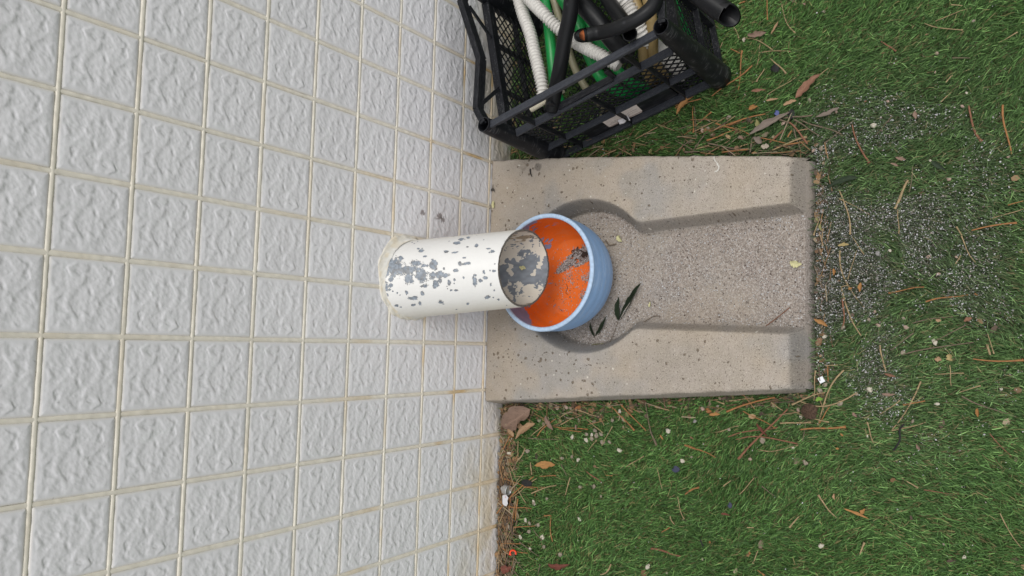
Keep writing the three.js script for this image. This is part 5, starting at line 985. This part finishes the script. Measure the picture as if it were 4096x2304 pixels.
    const dk2 = mesh('black_scrap', lump(2, 0.5), blackM); dk2.name = numbered('black_scrap'); dk2.position.set(0.0334, 0.004, 0.6265); dk2.scale.set(0.009, 0.006, 0.006); tag(dk2, 'black scrap behind the grey bark strip', 'scrap'); }
  // bits in the bowl
  { const a = bowlFloor(0.046, 0.016, 0.006), m = mesh('fallen_leaf', leaf(V(0, 0, 0), bowlFloor(0.046, 0.036, 0.007).sub(a), 0.6, 'darkgreen', 0.3)[0], std({ color: lin(0.035, 0.025, 0.02) })); m.name = numbered('fallen_leaf'); m.position.copy(a); tag(m, 'dark triangular leaf scrap on the grit in the bowl', 'leaf');
    const strands = []; for (let i = 0; i < 9; i++) { const x = rr(0.042, 0.066), z = rr(-0.01, 0.032), p = bowlFloor(x, z, 0.0045), t = rr(0, 6.28), l = rr(0.004, 0.011); strands.push(hose([p, p.clone().add(V(Math.cos(t) * l * 0.5, 0.002, Math.sin(t) * l * 0.5)), p.clone().add(V(Math.cos(t + 0.6) * l, 0, Math.sin(t + 0.6) * l))].map((q) => q.sub(a)), 0.0007, { sides: 5, step: 0.003 })); }
    const st = mesh('rootlet_litter', mergeGeometries(strands), std({ color: lin(0.05, 0.03, 0.02) })); st.position.copy(a); tag(st, 'dark rootlets tangled in the grit in the bowl', 'rootlets', null, 'stuff');
    const f = [[-0.012, -0.022], [-0.020, -0.018], [-0.032, -0.022], [-0.034, -0.016]].map(([x, z]) => bowlFloor(x, z, 0.001)), k = mesh('bent_fibre', hose(f.map((p) => p.clone().sub(f[0])), 0.0007, { sides: 5 }), mats.r); k.position.copy(f[0]); tag(k, 'thin curved brown fibre on the orange paint inside the bowl', 'fibre'); }
  // plastic and metal litter
  const metal = new THREE.MeshStandardMaterial({ color: lin(0.55, 0.56, 0.58), metalness: 0.85, roughness: 0.38, side: THREE.DoubleSide });
  { const g = thing('metal_cap', -0.7155, 0.013, 0.034); g.rotation.set(Math.PI / 2 - 0.1, 0, 0.12); g.scale.setScalar(0.85);
    mesh('cap_body', new THREE.LatheGeometry([[0.0001, -0.009], [0.0112, -0.009], [0.0126, -0.008], [0.0128, 0.005], [0.0122, 0.0058], [0.0113, 0.006], [0.0109, 0.0015], [0.0001, 0.0015]].map((p) => new THREE.Vector2(...p)), 40), metal, g);
    mesh('cap_knob', new THREE.LatheGeometry([[0.0001, -0.0185], [0.0045, -0.0182], [0.0058, -0.0165], [0.0058, -0.0089], [0.0001, -0.0088]].map((p) => new THREE.Vector2(...p)), 28), metal, g);
    tag(g, 'small silver cap with a knob in the litter at the wall foot', 'cap'); }
  { const s = new THREE.Shape(); [[0, 0.004], [0.003, 0], [0.022, 0.001], [0.026, 0.006], [0.027, 0.015], [0.019, 0.0205], [0.013, 0.018], [0.004, 0.0215], [-0.001, 0.014]].forEach(([x, y], i) => (i ? s.lineTo(x, y) : s.moveTo(x, y)));
    const m = mesh('plastic_tag', new THREE.ExtrudeGeometry(s, { depth: 0.0006, bevelEnabled: false }), std({ color: lin(0.6, 0.6, 0.63), roughness: 0.45 })); m.quaternion.setFromRotationMatrix(new THREE.Matrix4().makeBasis(V(-1, 0, 0), V(0, 0.2, 0.98), V(0, 0.98, -0.2))); m.scale.set(0.85, 0.85, 1); m.position.set(-0.7275, 0.011, 0.0215); tag(m, 'torn white plastic tag beside the silver cap at the wall foot', 'tag');
    const dot = mesh('red_dot', new THREE.CylinderGeometry(0.0012, 0.0012, 0.0008, 14), std({ color: lin(0.5, 0.02, 0.02) }), m); dot.rotation.x = Math.PI / 2; dot.position.set(0.004, 0.012, 0.0006); }
  { const pts = []; for (let i = 0; i <= 20; i++) { const a = -2.2 + i / 20 * 4.4; pts.push(V(Math.cos(a) * 0.010 - 0.010, 0, Math.sin(a) * 0.0115)); } const g = thing('red_ring', -0.842, 0.010, 0.050); mesh('ring_band', hose(pts, 0.0034, { sides: 10, flat: 0.9 }), std({ color: lin(0.78, 0.06, 0.018), roughness: 0.4 }), g); for (const i of [3, 8, 13, 18]) { const b = mesh('ring_tooth', new THREE.BoxGeometry(0.0035, 0.004, 0.0035), std({ color: lin(0.78, 0.06, 0.018), roughness: 0.4 }), g); b.position.copy(pts[i]).multiplyScalar(1.12).add(V(0, 0.002, 0)); } g.rotation.set(0.2, 0.3, 0); g.scale.setScalar(0.6); tag(g, 'bright red orange broken plastic ring at the wall foot', 'ring'); }
  for (const [x, z, rx, rz, label] of [[-0.627, 0.417, 0.0105, 0.0125, 'dark blue plastic scrap on the lawn beside a cream pebble'], [-0.6794, 0.522, 0.0085, 0.006, 'small dark blue plastic scrap farther out on the lawn'], [0.037, 0.602, 0.008, 0.007, 'bright blue plastic scrap by the grey bark strip']]) {
    const sh = new THREE.Shape(); for (let i = 0; i < 12; i++) { const a = i / 12 * 6.283, r = i === 2 ? 0.45 : 0.85 + 0.25 * noise(i * 1.7, x * 90); const px = Math.cos(a) * r * rx, py = Math.sin(a) * r * rz; i ? sh.lineTo(px, py) : sh.moveTo(px, py); }
    const m = mesh('blue_scrap', new THREE.ExtrudeGeometry(sh, { depth: 0.0012, bevelEnabled: true, bevelSize: 0.0006, bevelThickness: 0.0004, bevelSegments: 2 }), std({ color: label[0] === 'b' ? lin(0.005, 0.022, 0.15) : lin(0.003, 0.007, 0.035), roughness: 0.4 })); m.rotation.x = -Math.PI / 2 + 0.15; m.scale.setScalar(0.6); m.position.set(x, 0.008, z); tag(m, label, 'plastic scrap'); }
  { const m = mesh('tile_chip', new THREE.BoxGeometry(0.010, 0.003, 0.009), std({ color: lin(0.66, 0.68, 0.7), roughness: 0.4 })); m.position.set(-0.4436, 0.004, 0.679); m.rotation.set(0.1, 0.5, 0.15); tag(m, 'white tile chip on the grit at the outer end of the block', 'chip'); }
  { const m = mesh('leaf_tuft', mergeGeometries([0, 1, 2, 3, 4].map((i) => hose([V(0, 0, 0), V(rr(-0.006, 0.006), 0.004, rr(0.003, 0.008)), V(rr(-0.012, 0.012), 0.002, rr(0.004, 0.012))], 0.0006, { sides: 4, step: 0.005 }))), std({ color: lin(0.02, 0.018, 0.015) })); m.position.set(-0.062, TOP + 0.001, 0.002); tag(m, 'tiny black bristly tuft caught between wall and block top', 'tuft'); }
}

renderer.render(scene, camera);
